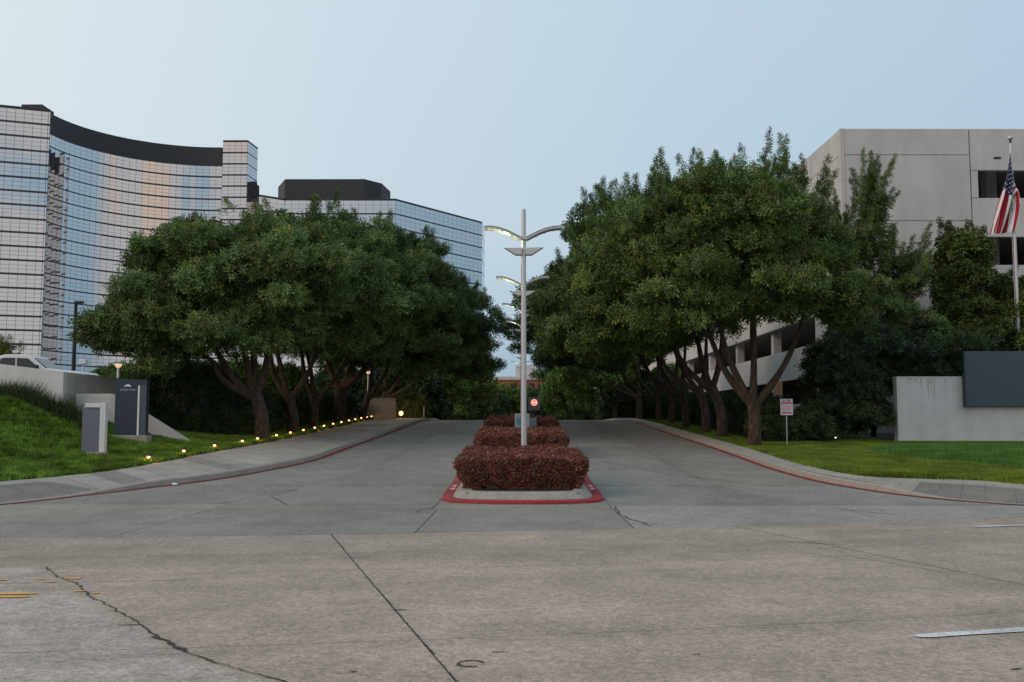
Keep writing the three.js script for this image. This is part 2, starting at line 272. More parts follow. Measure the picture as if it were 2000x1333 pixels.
for (let i = 0; i + 1 < apronX.length; i++) { // gutter row, between the street edge and the apron joint
  const L = apronX[i] < -10.2 || apronX[i] >= 10.1, top = x => L ? atX(x < 0 ? kerbL : kerbR, x, Math.sign(x)) + 0.05 : apronD(x);
  driveSlab(14, 10, apronX[i], apronX[i + 1], gutterD, top, i === 5 || i === 6 ? [0.455, 0.43, 0.388] : i === 4 ? [0.38, 0.35, 0.308] : [0.335, 0.312, 0.28]);
}
const islL = -1.66, islR = 1.76;
for (const [a, b] of [[-10.2, -5.8], [-5.8, islL], [islL, islR], [islR, 6.1], [6.1, 10.1]]) driveSlab(12, 4, a, b, apronD, 19.75, warmGrey);
driveSlab(6, 6, islL, islR, 19.75, 24, warmGrey);
const rowsD = [19.75, 24, 28.4, 33, 37.5, 42, 46.5, 51, 56, 61, 66, 72, 84, 100, 125, 160];
for (let r = 0; r + 1 < rowsD.length; r++) {
  const a = rowsD[r], b = rowsD[r + 1], lk = d => atD(kerbL, d) - 0.03, rk = d => atD(kerbR, d) + 0.03, lm = d => (atD(kerbL, d) + islL) / 2, rm = d => (atD(kerbR, d) + islR) / 2;
  driveSlab(10, 14, lk, lm, a, b, grey); driveSlab(10, 14, lm, islL, a, b, grey); driveSlab(10, 14, islR, rm, a, b, grey); driveSlab(10, 14, rm, rk, a, b, r % 3 === 1 ? warmGrey : grey);
}
for (const [p, w, s] of [[[[-4.6, 19.6], [-5.4, 21.5], [-5.2, 23]], 0.02, 2], [[[1.85, 19.5], [1.75, 17.5], [2.05, 15.6]], 0.03, 4], [[[-7.5, 17.4], [-6.3, 19.5]], 0.012, 6], [[[3.6, 22.5], [5.2, 20.4], [6.6, 17.5]], 0.014, 11], [[[2.6, 31], [3.9, 27], [5.6, 24.4]], 0.02, 12], [[[-1.65, 19.4], [-1.9, 17.9]], 0.025, 14]]) part('crack', ribbon(p, w, 0.05, (x, d) => zRoad(d) + 0.005, s, 0.08), M.sealant, driveway);

// kerbs, sidewalks
const kerbDropL = i => { const t = i / NS * 12; return t < 5.6 ? 1 : t < 7.1 ? mix(1, 0.1, sm((t - 5.6) / 1.5)) : t < 9.5 ? 0.1 : mix(0.1, 1, clamp((t - 9.5) / 1)); };
const kerbDropR = i => { const t = i / NS * 12; return t < 6.3 ? 1 : t < 7.8 ? mix(1, 0.1, sm((t - 6.3) / 1.5)) : t < 9.5 ? 0.1 : mix(0.1, 1, clamp((t - 9.5) / 1)); };
const kerbs = structure('kerb');
part('kerb_left', sweep(kerbL, [[0.16, 0.148], [0.03, 0.15], [0.0, 0.125], [-0.025, -0.05]], (x, d, i) => [zRoad(d), kerbDropL(i)], 0.5), M.kerb, kerbs).name = 'kerb_stone';
part('kerb_right', sweep(kerbR, [[0.025, -0.05], [0.0, 0.125], [-0.03, 0.15], [-0.16, 0.148]], (x, d, i) => [zRoad(d), kerbDropR(i)], 0.5), M.kerb, kerbs).name = 'kerb_stone';
const stripe = (path, s) => sweep(path.filter((_, i) => i > 18), [[s * -0.02, 0.014], [s * -0.17, 0.014]].sort((a, b) => b[0] - a[0]), (x, d) => zRoad(d), 0.25);
part('red_line', stripe(kerbL, 1), M.red, kerbs); part('red_line', stripe(kerbR, -1), M.red, kerbs);
const walkL = structure('sidewalk');
{ const brk = [0, 6, 12, 18, 24, 30, 36, 41, 46, 51, 56, 61, 66, 71, 76, 82, 88, 94, 100, 106, 112, 118, 124, 130, 136, 142, 149, 156, 163, 172, 184, 200, 220, 240];
  for (let k = 0; k + 1 < brk.length; k++) { const tone = 0.92 + 0.14 * hash3(k, 5, 2), darkPanel = k === 16 || k === 21;
    part('slab', grid(12, 10, (u, v) => { const i = mix(brk[k] + 0.04, brk[k + 1] - 0.04, v), a = Math.floor(i), f = i - a, A = q => mix(q[a][0], q[Math.min(NS, a + 1)][0], f), B = q => mix(q[a][1], q[Math.min(NS, a + 1)][1], f);
      const s = mix(0.045, 1, u), x = mix(A(kerbL), A(edgeL), s), d = mix(B(kerbL), B(edgeL), s); return [x, zRoad(d) + mix(0.148 * kerbDropL(i), 0.16, sstep(0, 0.75, s)), d]; }, 0.25,
      (x, d, u, v) => { const ramp = k >= 23 && k <= 30 && u < 0.72 && !(k === 23 && u > v * 0.9); const n = 0.8 + 0.3 * fbm(x, d, 4, 4); const q = tone * n * (ramp ? 0.56 : darkPanel ? 0.72 : 1); return [0.50 * q, 0.47 * q, 0.42 * q]; }), M.road, walkL); }
  const walkR = structure('sidewalk');
  for (let k = 0; k + 1 < brk.length; k++) part('slab', grid(10, 10, (u, v) => { const i = mix(brk[k] + 0.04, brk[k + 1] - 0.04, v), a = Math.floor(i), f = i - a, A = q => mix(q[a][0], q[Math.min(NS, a + 1)][0], f), B = q => mix(q[a][1], q[Math.min(NS, a + 1)][1], f);
      const s = mix(0.24 - 0.2 * sstep(100, 160, i), 1, u), x = mix(A(kerbR), A(edgeR), s), d = mix(B(kerbR), B(edgeR), s); return [x, zRoad(d) + mix(0.147 * kerbDropR(i), 0.15, sstep(0, 0.75, s)), d]; }, 0.25,
      (x, d, u) => { const ramp = k >= 25 && k <= 31 && u < 0.7; const n = 0.8 + 0.3 * fbm(x, d, 6, 4); const q = n * (ramp ? 0.6 : 1); return [0.50 * q, 0.455 * q, 0.40 * q]; }), M.road, walkR);
}

// ------------------------------------------------------------------ lawns
const riseL = (x, d) => { const e = Math.max(0, atD(edgeL, clamp(d, 17, 150)) - x); return 0.036 * Math.min(e, 6.9) ** 2; };
const lawnL = (x, d) => zRoad(d) + 0.165 + riseL(x, d) * (d > 35 ? mix(1, 0.35, sstep(35, 40, d)) : 1);
const lawnR = (x, d) => { const b = zRoad(d) + 0.15 - 0.2 * sstep(28, 38, d); const q = Math.hypot((x - 16.2) / 4.6, (d - 31.5) / 6.4); return b + 0.10 * sstep(1.03, 0.9, q) + 0.12 * sstep(1, 0, q) + 0.05 * sstep(0, 0.4, x - atD(edgeR, clamp(d, 20, 150))); };
const lawnLeft = structure('lawn_bank');
part('turf', grid(40, 70, (u, v) => { const d = mix(15.5, 66, v), xe = d < 17.0 ? -27 + (17 - d) * -8 : atD(edgeL, d); const x = mix(xe, Math.min(xe - 1, d < 34 ? -34 : -16), u); return [x, u === 0 ? zRoad(d) + 0.12 : lawnL(x, d), d]; }, 0.5), M.turf, lawnLeft).userData.kind = 'structure';
const lawnRight = structure('lawn');
part('turf', grid(60, 70, (u, v) => { const d = mix(21.5, 66, v), xe = atD(edgeR, d); const x = mix(xe, d < 42 ? 44 : 15.9, u * u * 0.4 + u * 0.6); return [x, u === 0 ? zRoad(d) + 0.1 : lawnR(x, d), d]; }, 0.5), M.turf, lawnRight).userData.kind = 'structure';

function instanced(name, geo, mat, list, parent) { // list of [matrix, colour]
  const m = new THREE.InstancedMesh(geo, mat, list.length); m.name = name; m.castShadow = m.receiveShadow = true;
  list.forEach(([mx, c], i) => { m.setMatrixAt(i, mx); m.setColorAt(i, c); }); m.userData.kind = 'stuff'; parent.add(m); return m;
}
const _q = new THREE.Quaternion(), _up = new THREE.Vector3(0, 1, 0), _s = new THREE.Vector3(), _e = new THREE.Euler();
const rgb = (r, g, b) => new THREE.Color().setRGB(r, g, b);
function tuft(rng, blades, hgt, spread, width) {
  const pos = [];
  for (let i = 0; i < blades; i++) { const a = rng() * 6.283, r = spread * Math.sqrt(rng()), x = r * Math.cos(a), z = r * Math.sin(a), h = hgt * (0.5 + 0.8 * rng()), l = h * (0.2 + 0.9 * rng()), b = rng() * 6.283, c = rng() * 6.283, wx = width * Math.cos(c), wz = width * Math.sin(c);
    pos.push(x - wx, -0.02, z - wz, x + wx, -0.02, z + wz, x + l * Math.cos(b), h, z + l * Math.sin(b)); }
  const g = new THREE.BufferGeometry(); g.setAttribute('position', new THREE.Float32BufferAttribute(pos, 3)); g.setAttribute('uv', new THREE.Float32BufferAttribute(new Array(pos.length / 3 * 2).fill(0), 2)); g.computeVertexNormals(); return g;
}
function meadow(name, label, n, pick, hfn, colour, geo, size, seed) {
  const rng = mulberry(seed), list = [];
  for (let i = 0; i < n * 3 && list.length < n; i++) { const p = pick(rng); if (!p) continue; const [x, d] = p, sc = size * (0.7 + 0.7 * rng()); _q.setFromAxisAngle(_up, rng() * 6.283); list.push([new THREE.Matrix4().compose(V(x, hfn(x, d), d), _q, _s.set(sc, sc * (0.7 + 0.6 * rng()), sc)), colour(x, d, rng)]); }
  const m = instanced(name, geo, M.grass, list, scene); m.name = numbered(name); tag(m, label, 'grass', null, 'stuff'); return m;
}
const tuftA = tuft(mulberry(5), 26, 0.085, 0.1, 0.011), tuftB = tuft(mulberry(6), 26, 0.05, 0.11, 0.008);
const hillColour = (x, d, r) => { const n = fbm(x * 1.3, d * 1.3, 2, 3), q = (0.35 + 1.3 * n) * (0.3 + 1.4 * r()), y = r() * r() * 0.06; return rgb((0.112 + y) * q, (0.205 + y * 0.5) * q, 0.03 * q); };
meadow('grass', 'green grass on the sloping bank left of the sidewalk', 26000, r => { const d = mix(19.5, 40, Math.sqrt(r())), xe = atD(edgeL, d), x = xe - 0.02 - 8.2 * r() ** 1.1; if (d > 34.6 && x < -15.6) return null; return [x, d]; }, lawnL, hillColour, tuftA, 1, 41);
meadow('grass', 'strip of grass under the left row of trees', 5000, r => { const d = mix(40, 66, r()); return [atD(edgeL, d) - 0.02 - 1.6 * r(), d]; }, lawnL, hillColour, tuftA, 1.1, 42);
meadow('grass', 'mown lawn right of the driveway in front of the white wall', 36000, r => { const d = mix(21.4, 42, r()), xe = atD(edgeR, d), x = xe + 0.02 + 15.5 * r(); if (x / d > 0.56 || d > 40.5 && x > 15) return null; if (Math.hypot((x - 16.2) / 4.6, (d - 31.5) / 6.4) < 1) return null; return [x, d]; }, lawnR, (x, d, r) => { const q = (0.45 + 1.1 * fbm(x * 1.1, d * 1.1, 5, 4)) * (0.4 + 1.2 * r()), y = r() * r() * 0.07; return rgb((0.128 + y) * q, (0.205 + y * 0.4) * q, 0.03 * q); }, tuftB, 1, 43);
meadow('ground_cover', 'darker oval bed of low ground cover on the right lawn', 14000, r => { const a = r() * 6.283, q = Math.sqrt(r()), x = 16.2 + 4.6 * q * Math.cos(a), d = 31.5 + 6.4 * q * Math.sin(a); return x / d > 0.56 ? null : [x, d]; }, lawnR, (x, d, r) => { const q = (0.6 + 0.8 * fbm(x * 1.4, d * 1.4, 8, 3)) * (0.6 + 0.8 * r()); return rgb(0.09 * q, 0.20 * q, 0.045 * q); }, tuftB, 1.05, 44);
meadow('grass', 'strip of grass under the right row of trees', 4000, r => { const d = mix(41, 66, r()); return [atD(edgeR, d) + 0.02 + 1.5 * r(), d]; }, lawnR, hillColour, tuftA, 1.05, 45);

// ------------------------------------------------------------------ planted median
const median = structure('median');
const islPath = spline([[islL, 70], [islL, 40], [islL, 24], [islL, 21.3], [-1.6, 20.55], [-1.38, 20.08], [-0.75, 19.82], [0.05, 19.76], [0.85, 19.82], [1.48, 20.08], [1.7, 20.55], [islR, 21.3], [islR, 24], [islR, 40], [islR, 70]], 220);
part('red_kerb', sweep(islPath, [[0.02, -0.04], [0.004, 0.045], [-0.02, 0.062], [-0.235, 0.072]], (x, d) => zRoad(d), 0.25), M.red, median);
part('kerb_stone', sweep(islPath, [[-0.232, 0.066], [-0.26, 0.09], [-0.36, 0.17], [-0.42, 0.2], [-0.62, 0.205], [-0.66, 0.15]], (x, d) => zRoad(d), 0.5), M.kerb, median);
part('planting_soil', grid(6, 80, (u, v) => { const d = mix(20.3, 70, v); return [mix(-1.12, 1.22, u), zRoad(d) + 0.185, d]; }, 0.5), M.soil, median);
{ // stencilled white lettering on the red kerb
  for (const s of [-1, 1]) {
    const c = document.createElement('canvas'); c.width = 256; c.height = 128; const x = c.getContext('2d'); x.fillStyle = '#a1262d'; x.fillRect(0, 0, 256, 128); x.fillStyle = '#e9d9d6'; x.font = 'bold 60px sans-serif'; x.textAlign = 'center'; x.textBaseline = 'middle';
    x.fillText('FIRE', 128, 34, 240); x.fillText('LANE', 128, 96, 240);
    const t = new THREE.CanvasTexture(c); t.colorSpace = THREE.SRGBColorSpace;
    const cx = s < 0 ? islL + 0.128 : islR - 0.128, d0 = 22.1, d1 = 23.5;
    const g = grid(1, 4, (u, v) => { const d = mix(d0, d1, v); return [cx + (u - 0.5) * 0.2, zRoad(d) + 0.0735, d]; }); const uv = g.attributes.uv; for (let i = 0; i < uv.count; i++) uv.setXY(i, i % 2, Math.floor(i / 2) / 4);
    part('kerb_lettering', g, new THREE.MeshStandardMaterial({ map: t, roughness: 0.7 }), median);
  }
}

// ------------------------------------------------------------------ vegetation tools
function sprig(rng, leaves, len, ll, lw, twig = 0.006, spread = 0.55) {
  const pos = [], nor = new THREE.Vector3(), d = new THREE.Vector3(), s = new THREE.Vector3(), b = new THREE.Vector3();
  for (let i = 0; i < leaves; i++) {
    const t = (i + 0.4) / leaves, a = i * 2.4 + rng(), o = spread * len * rng() * (1.05 - t * 0.6);
    b.set(Math.cos(a) * o, len * (0.1 + 0.9 * t), Math.sin(a) * o);
    d.set(Math.cos(a + rng() - 0.5), 0.35 + 0.9 * t * rng() - 0.25 * rng(), Math.sin(a + rng() - 0.5)).normalize();
    s.set((rng() - 0.5) * 1.1, 0.75, (rng() - 0.5) * 1.1).cross(d).normalize();
    nor.crossVectors(d, s);
    const L = ll * (0.7 + 0.6 * rng()), W = lw * (0.7 + 0.6 * rng()) / 2;
    const p1 = b.clone().addScaledVector(d, L * 0.45).addScaledVector(s, W).addScaledVector(nor, W * 0.35), p2 = b.clone().addScaledVector(d, L * 0.45).addScaledVector(s, -W).addScaledVector(nor, W * 0.35), p3 = b.clone().addScaledVector(d, L);
    for (const p of [b, p1, p3, b, p3, p2]) pos.push(p.x, p.y, p.z);
  }
  for (const a of [0, 2.1]) { const x = twig * Math.cos(a), z = twig * Math.sin(a); pos.push(-x, 0, -z, x, 0, z, 0, len, 0); }
  const g = new THREE.BufferGeometry(); g.setAttribute('position', new THREE.Float32BufferAttribute(pos, 3)); g.setAttribute('uv', new THREE.Float32BufferAttribute(new Array(pos.length / 3 * 2).fill(0), 2)); g.computeVertexNormals(); return g;
}
const SPR = { near: sprig(mulberry(1), 30, 0.34, 0.105, 0.052), mid: sprig(mulberry(2), 26, 0.42, 0.14, 0.07), far: sprig(mulberry(3), 22, 0.6, 0.24, 0.12), hedge: sprig(mulberry(4), 24, 0.13, 0.045, 0.026, 0.003, 0.7), shrub: sprig(mulberry(8), 26, 0.26, 0.085, 0.045), mag: sprig(mulberry(9), 20, 0.36, 0.17, 0.075) };
const unit = (rng, o = new THREE.Vector3()) => { const z = rng() * 2 - 1, a = rng() * 6.2832, r = Math.sqrt(1 - z * z); return o.set(r * Math.cos(a), z, r * Math.sin(a)); };
const _d = new THREE.Vector3(), _o = new THREE.Vector3(), _r = new THREE.Vector3(), _roll = new THREE.Quaternion();
function place(p, dir, sc, rng) { _q.setFromUnitVectors(_up, dir); _roll.setFromAxisAngle(_up, rng() * 6.2832); return new THREE.Matrix4().compose(p, _q.multiply(_roll), _s.set(sc, sc, sc)); }
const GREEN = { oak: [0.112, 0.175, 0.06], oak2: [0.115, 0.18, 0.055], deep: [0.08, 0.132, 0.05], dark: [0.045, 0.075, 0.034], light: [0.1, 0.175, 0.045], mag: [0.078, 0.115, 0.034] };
function leafTone(base, rng, tone, warm = 0.12) { const k = tone * (0.7 + 0.6 * rng()), w = rng() < warm ? rng() : 0; return rgb(base[0] * k * (1 + 0.7 * w), base[1] * k * (1 + 0.12 * w), base[2] * k * (1 - 0.3 * w)); }
function crown(rng, lobes, o) {
  const list = [], tips = [], per = Math.round((o.per ?? 46) * 1.35), rc0 = o.rc ?? 0.78, base = o.green ?? GREEN.oak;
  const parts = [];
  for (const [x, h, d, rx, ry, rd, n] of lobes) {
    const m = n < 16 ? 0 : 6; parts.push([x, h, d, rx * (m ? 0.9 : 1), ry * (m ? 0.9 : 1), rd * (m ? 0.9 : 1), Math.round(n * (m ? 0.5 : 1))]);
    for (let k = 0; k < m; k++) { unit(rng, _d); _d.y = _d.y * 0.75 + 0.1; const f = 0.66 + 0.3 * rng(), q = 0.34 + 0.2 * rng(); parts.push([x + _d.x * rx * f, h + _d.y * ry * f, d - _d.z * rd * f, rx * q, Math.max(0.5, ry * q * 0.8), rd * q, Math.round(n * 0.36 / m) + 1]); }
  }
  for (const [x, h, d, rx, ry, rd, n] of parts) {
    const C = V(x, h, d);
    for (let c = 0; c < n * 1.3; c++) {
      const inner = c > n; unit(rng, _d); if (_d.y < -0.45 && rng() < 0.75) _d.y *= -0.6; _d.normalize();
      const f = inner ? 0.2 + 0.5 * rng() : 0.62 + 0.42 * rng() + 0.45 * (fbm(_d.x * 2 + x, _d.y * 2 + h, _d.z * 2, 2) - 0.5);
      const P = new THREE.Vector3(C.x + _d.x * rx * f, C.y + _d.y * ry * f, C.z + _d.z * rd * f), dir = _d.clone(), rc = rc0 * (0.42 + 0.85 * rng() ** 1.4), tone = 0.62 + 0.76 * rng(), mm = Math.round(per * (inner ? 0.6 : 0.12 + 1.05 * (rc / rc0) ** 1.7));
      if (!inner) tips.push(P);
      for (let i = 0; i < mm; i++) {
        unit(rng, _o).multiplyScalar(rc * Math.cbrt(0.12 + 0.88 * rng())); _o.y *= 0.42; _o.y -= 0.16 * _o.lengthSq() / rc;
        unit(rng, _r).multiplyScalar(0.62); _r.addScaledVector(dir, 0.5); _r.addScaledVector(_o, 0.7 / rc); _r.y += (o.lift ?? 0.12) + 0.3; _r.normalize();
        list.push([place(P.clone().add(_o), _r, (0.75 + 0.5 * rng()) * (o.size ?? 1), rng), leafTone(base, rng, tone, o.warm)]);
      }
    }
  }
  for (let k = 0; k < (o.shoots ?? 0); k++) { // leading shoots that stand out of the outline
    const [x, h, d, rx, ry, rd] = lobes[k % Math.min(lobes.length, o.shootLobes ?? 2)], a = rng() * 6.283, q = Math.sqrt(rng()) * 0.99;
    const P = V(x + rx * q * Math.cos(a), h + ry * Math.sqrt(1 - q * q) * 0.9, d + rd * q * Math.sin(a)), L = (o.shootLen ?? 1.1) * (0.6 + 0.9 * rng());
    const dir = new THREE.Vector3(Math.cos(a) * 1.1 * q ** 3 + (rng() - 0.5) * 0.5, 1, -Math.sin(a) * 1.1 * q ** 3 + (rng() - 0.5) * 0.5).normalize(), tone = 0.75 + 0.5 * rng(); tips.push(P);
    for (let t = 0; t < L; t += 0.055) { unit(rng, _r).multiplyScalar(0.55).add(dir).normalize(); list.push([place(P.clone().addScaledVector(dir, t).addScaledVector(unit(rng, _o), 0.22 * (1 - t / L)), _r, (0.85 - 0.3 * t / L) * (o.size ?? 1), rng), leafTone(base, rng, tone, o.warm)]); }
  }
  return { list, tips };
}
function limb(pts, r0, r1, sides = 8, seed = 0) { // tapered tube through points
  const curve = new THREE.CatmullRomCurve3(pts), n = Math.max(4, pts.length * 5), pos = [], uv = [], idx = [], L = curve.getLength();
  let N = new THREE.Vector3(1, 0, 0.3);
  for (let i = 0; i <= n; i++) {
    const t = i / n, p = curve.getPoint(t), T = curve.getTangent(t); N.addScaledVector(T, -N.dot(T)).normalize(); const B = new THREE.Vector3().crossVectors(T, N);
    for (let k = 0; k <= sides; k++) { const a = k / sides * 6.28319, r = mix(r0, r1, t) * (1 + 0.14 * (noise3(Math.cos(a) * 1.5 + seed, Math.sin(a) * 1.5, t * L * 1.3) - 0.5) * 2) * (1 + (o0(t) * (pts.flare ?? 0)));
      pos.push(p.x + r * (N.x * Math.cos(a) + B.x * Math.sin(a)), p.y + r * (N.y * Math.cos(a) + B.y * Math.sin(a)), p.z + r * (N.z * Math.cos(a) + B.z * Math.sin(a))); uv.push(k / sides * 2, t * L * 0.6); }
  }
  function o0(t) { return Math.max(0, 1 - t * 7) ** 2; }
  for (let i = 0; i < n; i++) for (let k = 0; k < sides; k++) { const a = i * (sides + 1) + k, b = a + 1, c = a + sides + 1, e = c + 1; idx.push(a, b, e, a, e, c); }
  const g = new THREE.BufferGeometry(); g.setAttribute('position', new THREE.Float32BufferAttribute(pos, 3)); g.setAttribute('uv', new THREE.Float32BufferAttribute(uv, 2)); g.setIndex(idx); g.computeVertexNormals(); return g;
}
function oak(name, label, group, x, d, h0, o) { // o: lobes, r, fork, lean, limbs
  const rng = mulberry(o.seed), t = thing(name, label, o.category ?? 'tree', group, x, h0, d), inv = v => v.clone().sub(t.position);
  const { list, tips } = crown(rng, o.lobes, o);
  const r = o.r ?? 0.27, fork = V(x + (o.lean ?? 0), h0 + (o.fork ?? 2), d + (o.leanD ?? 0));
  const bole = [V(x, h0 - 0.15, d), V(x + (o.lean ?? 0) * 0.25 + 0.05, h0 + (o.fork ?? 2) * 0.5, d), fork].map(inv); bole.flare = 0.5;
  const geoms = [limb(bole, r, r * 0.78, 12, o.seed)]; const ends = [];
  const goals = o.limbs ?? o.lobes.slice(0, 5).map(l => [l[0], l[1] + l[4] * 0.2, l[2]]);
  const wood = [];
  for (const [gx, gh, gd, mx] of goals) {
    const g = V(gx, gh, gd), m = fork.clone().lerp(g, 0.45); m.y += 0.35 + 0.3 * (rng() - 0.5); m.x += (mx ?? 0) + (rng() - 0.5) * 0.5; m.z += (rng() - 0.5) * 0.5;
    const pts = [fork.clone().add(new THREE.Vector3(0, -0.25, 0)), fork.clone().lerp(m, 0.4).add(new THREE.Vector3((gx - fork.x) * 0.12, 0, 0)), m, g];
    wood.push(limb(pts.map(inv), r * 0.62, r * 0.14, 8, o.seed + gx)); ends.push(pts);
  }
  tips.forEach((p, i) => { if (i % 2) return; let best = null, bd = 1e9; for (const e of ends) for (const f of [0.35, 0.6, 0.85]) { const q = new THREE.Vector3().lerpVectors(e[1], e[3], f).lerp(e[2], 0.35), l = q.distanceTo(p) + Math.max(0, q.y - p.y) * 1.5; if (l < bd) { bd = l; best = q; } }
    const mid = best.clone().lerp(p, 0.5); mid.y += 0.15 + 0.2 * rng(); wood.push(limb([best, mid, p].map(inv), 0.05 * (r / 0.27) * (0.6 + rng() * 0.5), 0.012, 5, i)); });
  part('trunk', geoms[0], M.bark, t); part('branches', merge(wood), M.bark, t);
  list.forEach(e => e[0].premultiply(new THREE.Matrix4().makeTranslation(-t.position.x, -t.position.y, -t.position.z)));
  instanced('crown', o.sprig ?? SPR.near, M.leaf, list, t);
  return t;
}
function hedge(name, label, category, group, x0, x1, d0, d1, hf, top, o) { // clipped or loose hedge: leaves on and in a box, with woody stems
  const rng = mulberry(o.seed), xm = (x0 + x1) / 2, dm = (d0 + d1) / 2, t = thing(name, label, category, group, xm, hf(dm) + 0, dm), list = [], W = x1 - x0, L = d1 - d0, rough = o.rough ?? 0.04, fl = o.flare ?? 0;
  const off = new THREE.Matrix4().makeTranslation(-t.position.x, -t.position.y, -t.position.z);
  const put = (u, w, v, n) => { // u, w across and along in -1..1, v up 0..1, n outward
    const s = 1 + fl * (v - 1), bulge = rough * 2 * (fbm(u * W * 1.2 + o.seed, v * 3, w * L * 1.2, 3) - 0.5) * 2, x = xm + u * W / 2 * s, d = dm + w * L / 2 * (1 + (fl * (v - 1)) * W / L);
    const P = V(x, hf(d) + v * top(x, d), d); P.addScaledVector(n, bulge - 0.05 * rng()); unit(rng, _r).multiplyScalar(0.75).addScaledVector(n, 0.8); _r.y += 0.25; _r.normalize();
    const tone = 0.7 + 0.6 * fbm(x * 2, v * 5, d * 2, 2); list.push([place(P, _r, (0.75 + 0.5 * rng()) * (o.size ?? 1), rng).premultiply(off), o.colour ? o.colour(rng, tone) : leafTone(o.green, rng, tone)]);
  };
  const N = o.n, H = o.meanH, aT = W * L, aF = W * H, aS = L * H, tot = aT + 2 * aF + 2 * aS, nn = new THREE.Vector3();
  for (let i = 0; i < N; i++) {
    let q = rng() * tot; const a = rng() * 2 - 1, b = rng() * 2 - 1, c = rng();
    if ((q -= aT) < 0) put(a, b, 1 + 0.02 * rng(), nn.set(0, 1, 0)); else if ((q -= 2 * aF) < 0) { const s = rng() < 0.75 ? -1 : 1; put(a, s, c, nn.set(0, 0, -s)); } else { const s = rng() < 0.5 ? -1 : 1; put(s, b, c, nn.set(s, 0, 0)); }
  }
  for (let i = 0; i < N * 0.45; i++) put((rng() * 2 - 1) * 0.9, (rng() * 2 - 1) * 0.92, rng() * 0.93, unit(rng, nn).multiplyScalar(0.5));
  const st = []; for (let i = 0; i < (o.stems ?? 14); i++) { const x = (rng() - 0.5) * W * 0.7, z = (rng() - 0.5) * L * 0.8, y0 = hf(dm - z) - hf(dm), tH = top(xm + x, dm - z) * 0.85; st.push(limb([new THREE.Vector3(x, y0 - 0.05, z), new THREE.Vector3(x + (rng() - 0.5) * 0.15, y0 + tH * 0.5, z), new THREE.Vector3(x + (rng() - 0.5) * 0.4, y0 + tH, z + (rng() - 0.5) * 0.4)], o.stemR ?? 0.02, 0.006, 5, i)); }
  part('stems', merge(st), M.bark, t); instanced('foliage', o.sprig ?? SPR.hedge, M.leaf, list, t); return t;
}
// ------------------------------------------------------------------ the three clipped hedges of the median
const purple = (rng, tone) => { const k = tone * (0.65 + 0.7 * rng()), g = rng(); return g < 0.09 ? rgb(0.15 * k, 0.135 * k, 0.05 * k) : g < 0.2 ? rgb(0.29 * k, 0.15 * k, 0.115 * k) : rgb(0.205 * k, 0.075 * k, 0.065 * k); };
const soilH = d => zRoad(d) + 0.19;
hedge('clipped_hedge', 'clipped purple-leaved hedge nearest the street, at the tip of the median', 'hedge', 'purple hedges on the median', -1.28, 1.36, 20.95, 25.0, soilH, (x, d) => 0.56 + 0.09 * (fbm(x * 2.2, d * 2.2, 3, 3) - 0.5) + 0.02 * Math.sin(x * 3 + d) - 0.05 * sstep(0.6, 1.4, x), { seed: 101, n: 9500, flare: 0.16, meanH: 0.66, colour: purple, rough: 0.035, stems: 24 });
hedge('clipped_hedge', 'clipped purple-leaved hedge behind the nearest lamp post', 'hedge', 'purple hedges on the median', -1.34, 1.42, 31.8, 36.0, soilH, (x, d) => 0.43 + 0.05 * (fbm(x * 2, d * 2, 1, 3) - 0.5) + 0.03 * Math.sin(x * 2 + d), { seed: 102, n: 6500, flare: 0.08, meanH: 0.7, colour: purple, rough: 0.04, size: 1.25, stems: 24 });
hedge('clipped_hedge', 'clipped purple-leaved hedge behind the small grey entry kiosk', 'hedge', 'purple hedges on the median', -1.4, 1.5, 43.2, 48, soilH, (x, d) => 0.44 + 0.05 * (fbm(x * 2, d * 2, 2, 3) - 0.5) + 0.03 * Math.sin(x * 2 + d), { seed: 103, n: 4500, flare: 0.05, meanH: 0.8, colour: purple, rough: 0.05, size: 1.5, stems: 20 });
meadow('grass', 'patch of bright grass on the median before the third hedge', 900, r => [mix(-1.2, 0.9, r()), mix(40, 43, r())], d => 0, () => rgb(0.07, 0.16, 0.03), tuft(mulberry(66), 20, 0.16, 0.14, 0.012), 1.4, 46);
{ const m = scene.children[scene.children.length - 1], mx = new THREE.Matrix4(), p = new THREE.Vector3(); for (let i = 0; i < m.count; i++) { m.getMatrixAt(i, mx); p.setFromMatrixPosition(mx); mx.setPosition(p.x, soilH(-p.z), p.z); m.setMatrixAt(i, mx); } }

// ------------------------------------------------------------------ the two rows of oaks
const lg = 'oaks along the left sidewalk', rg = 'oaks along the right kerb';
const LH = (x, d) => lawnL(x, d), RH = (x, d) => lawnR(x, d);
oak('oak_tree', 'broad oak at the front of the left row, nearest the dark blue sign', lg, -9.95, 38, LH(-9.95, 38), { seed: 11, r: 0.29, fork: 1.9, lean: -0.3, lift: 0, lobes: [[-10.7, 7.5, 37.6, 3.2, 2.4, 3.0, 64], [-13.4, 5.8, 37.4, 2.1, 1.3, 2.1, 32], [-15.3, 5.0, 37.3, 1.25, 0.6, 1.2, 14], [-9.2, 6.7, 36.4, 2.8, 1.9, 2.4, 44], [-11.8, 5.4, 35.8, 2.3, 0.95, 1.7, 20], [-13.6, 4.7, 37.6, 1.7, 0.8, 1.6, 14], [-9.6, 5.2, 37, 2.2, 0.9, 1.8, 16]], limbs: [[-11.0, 7.2, 37.8, -0.35], [-13.0, 6.0, 37.4, -0.2], [-9.2, 7.4, 37.2, 0.2], [-10.2, 7.6, 39, 0], [-15.0, 5.1, 37.3, 0.2]], per: 46, shoots: 11, shootLen: 0.6 });
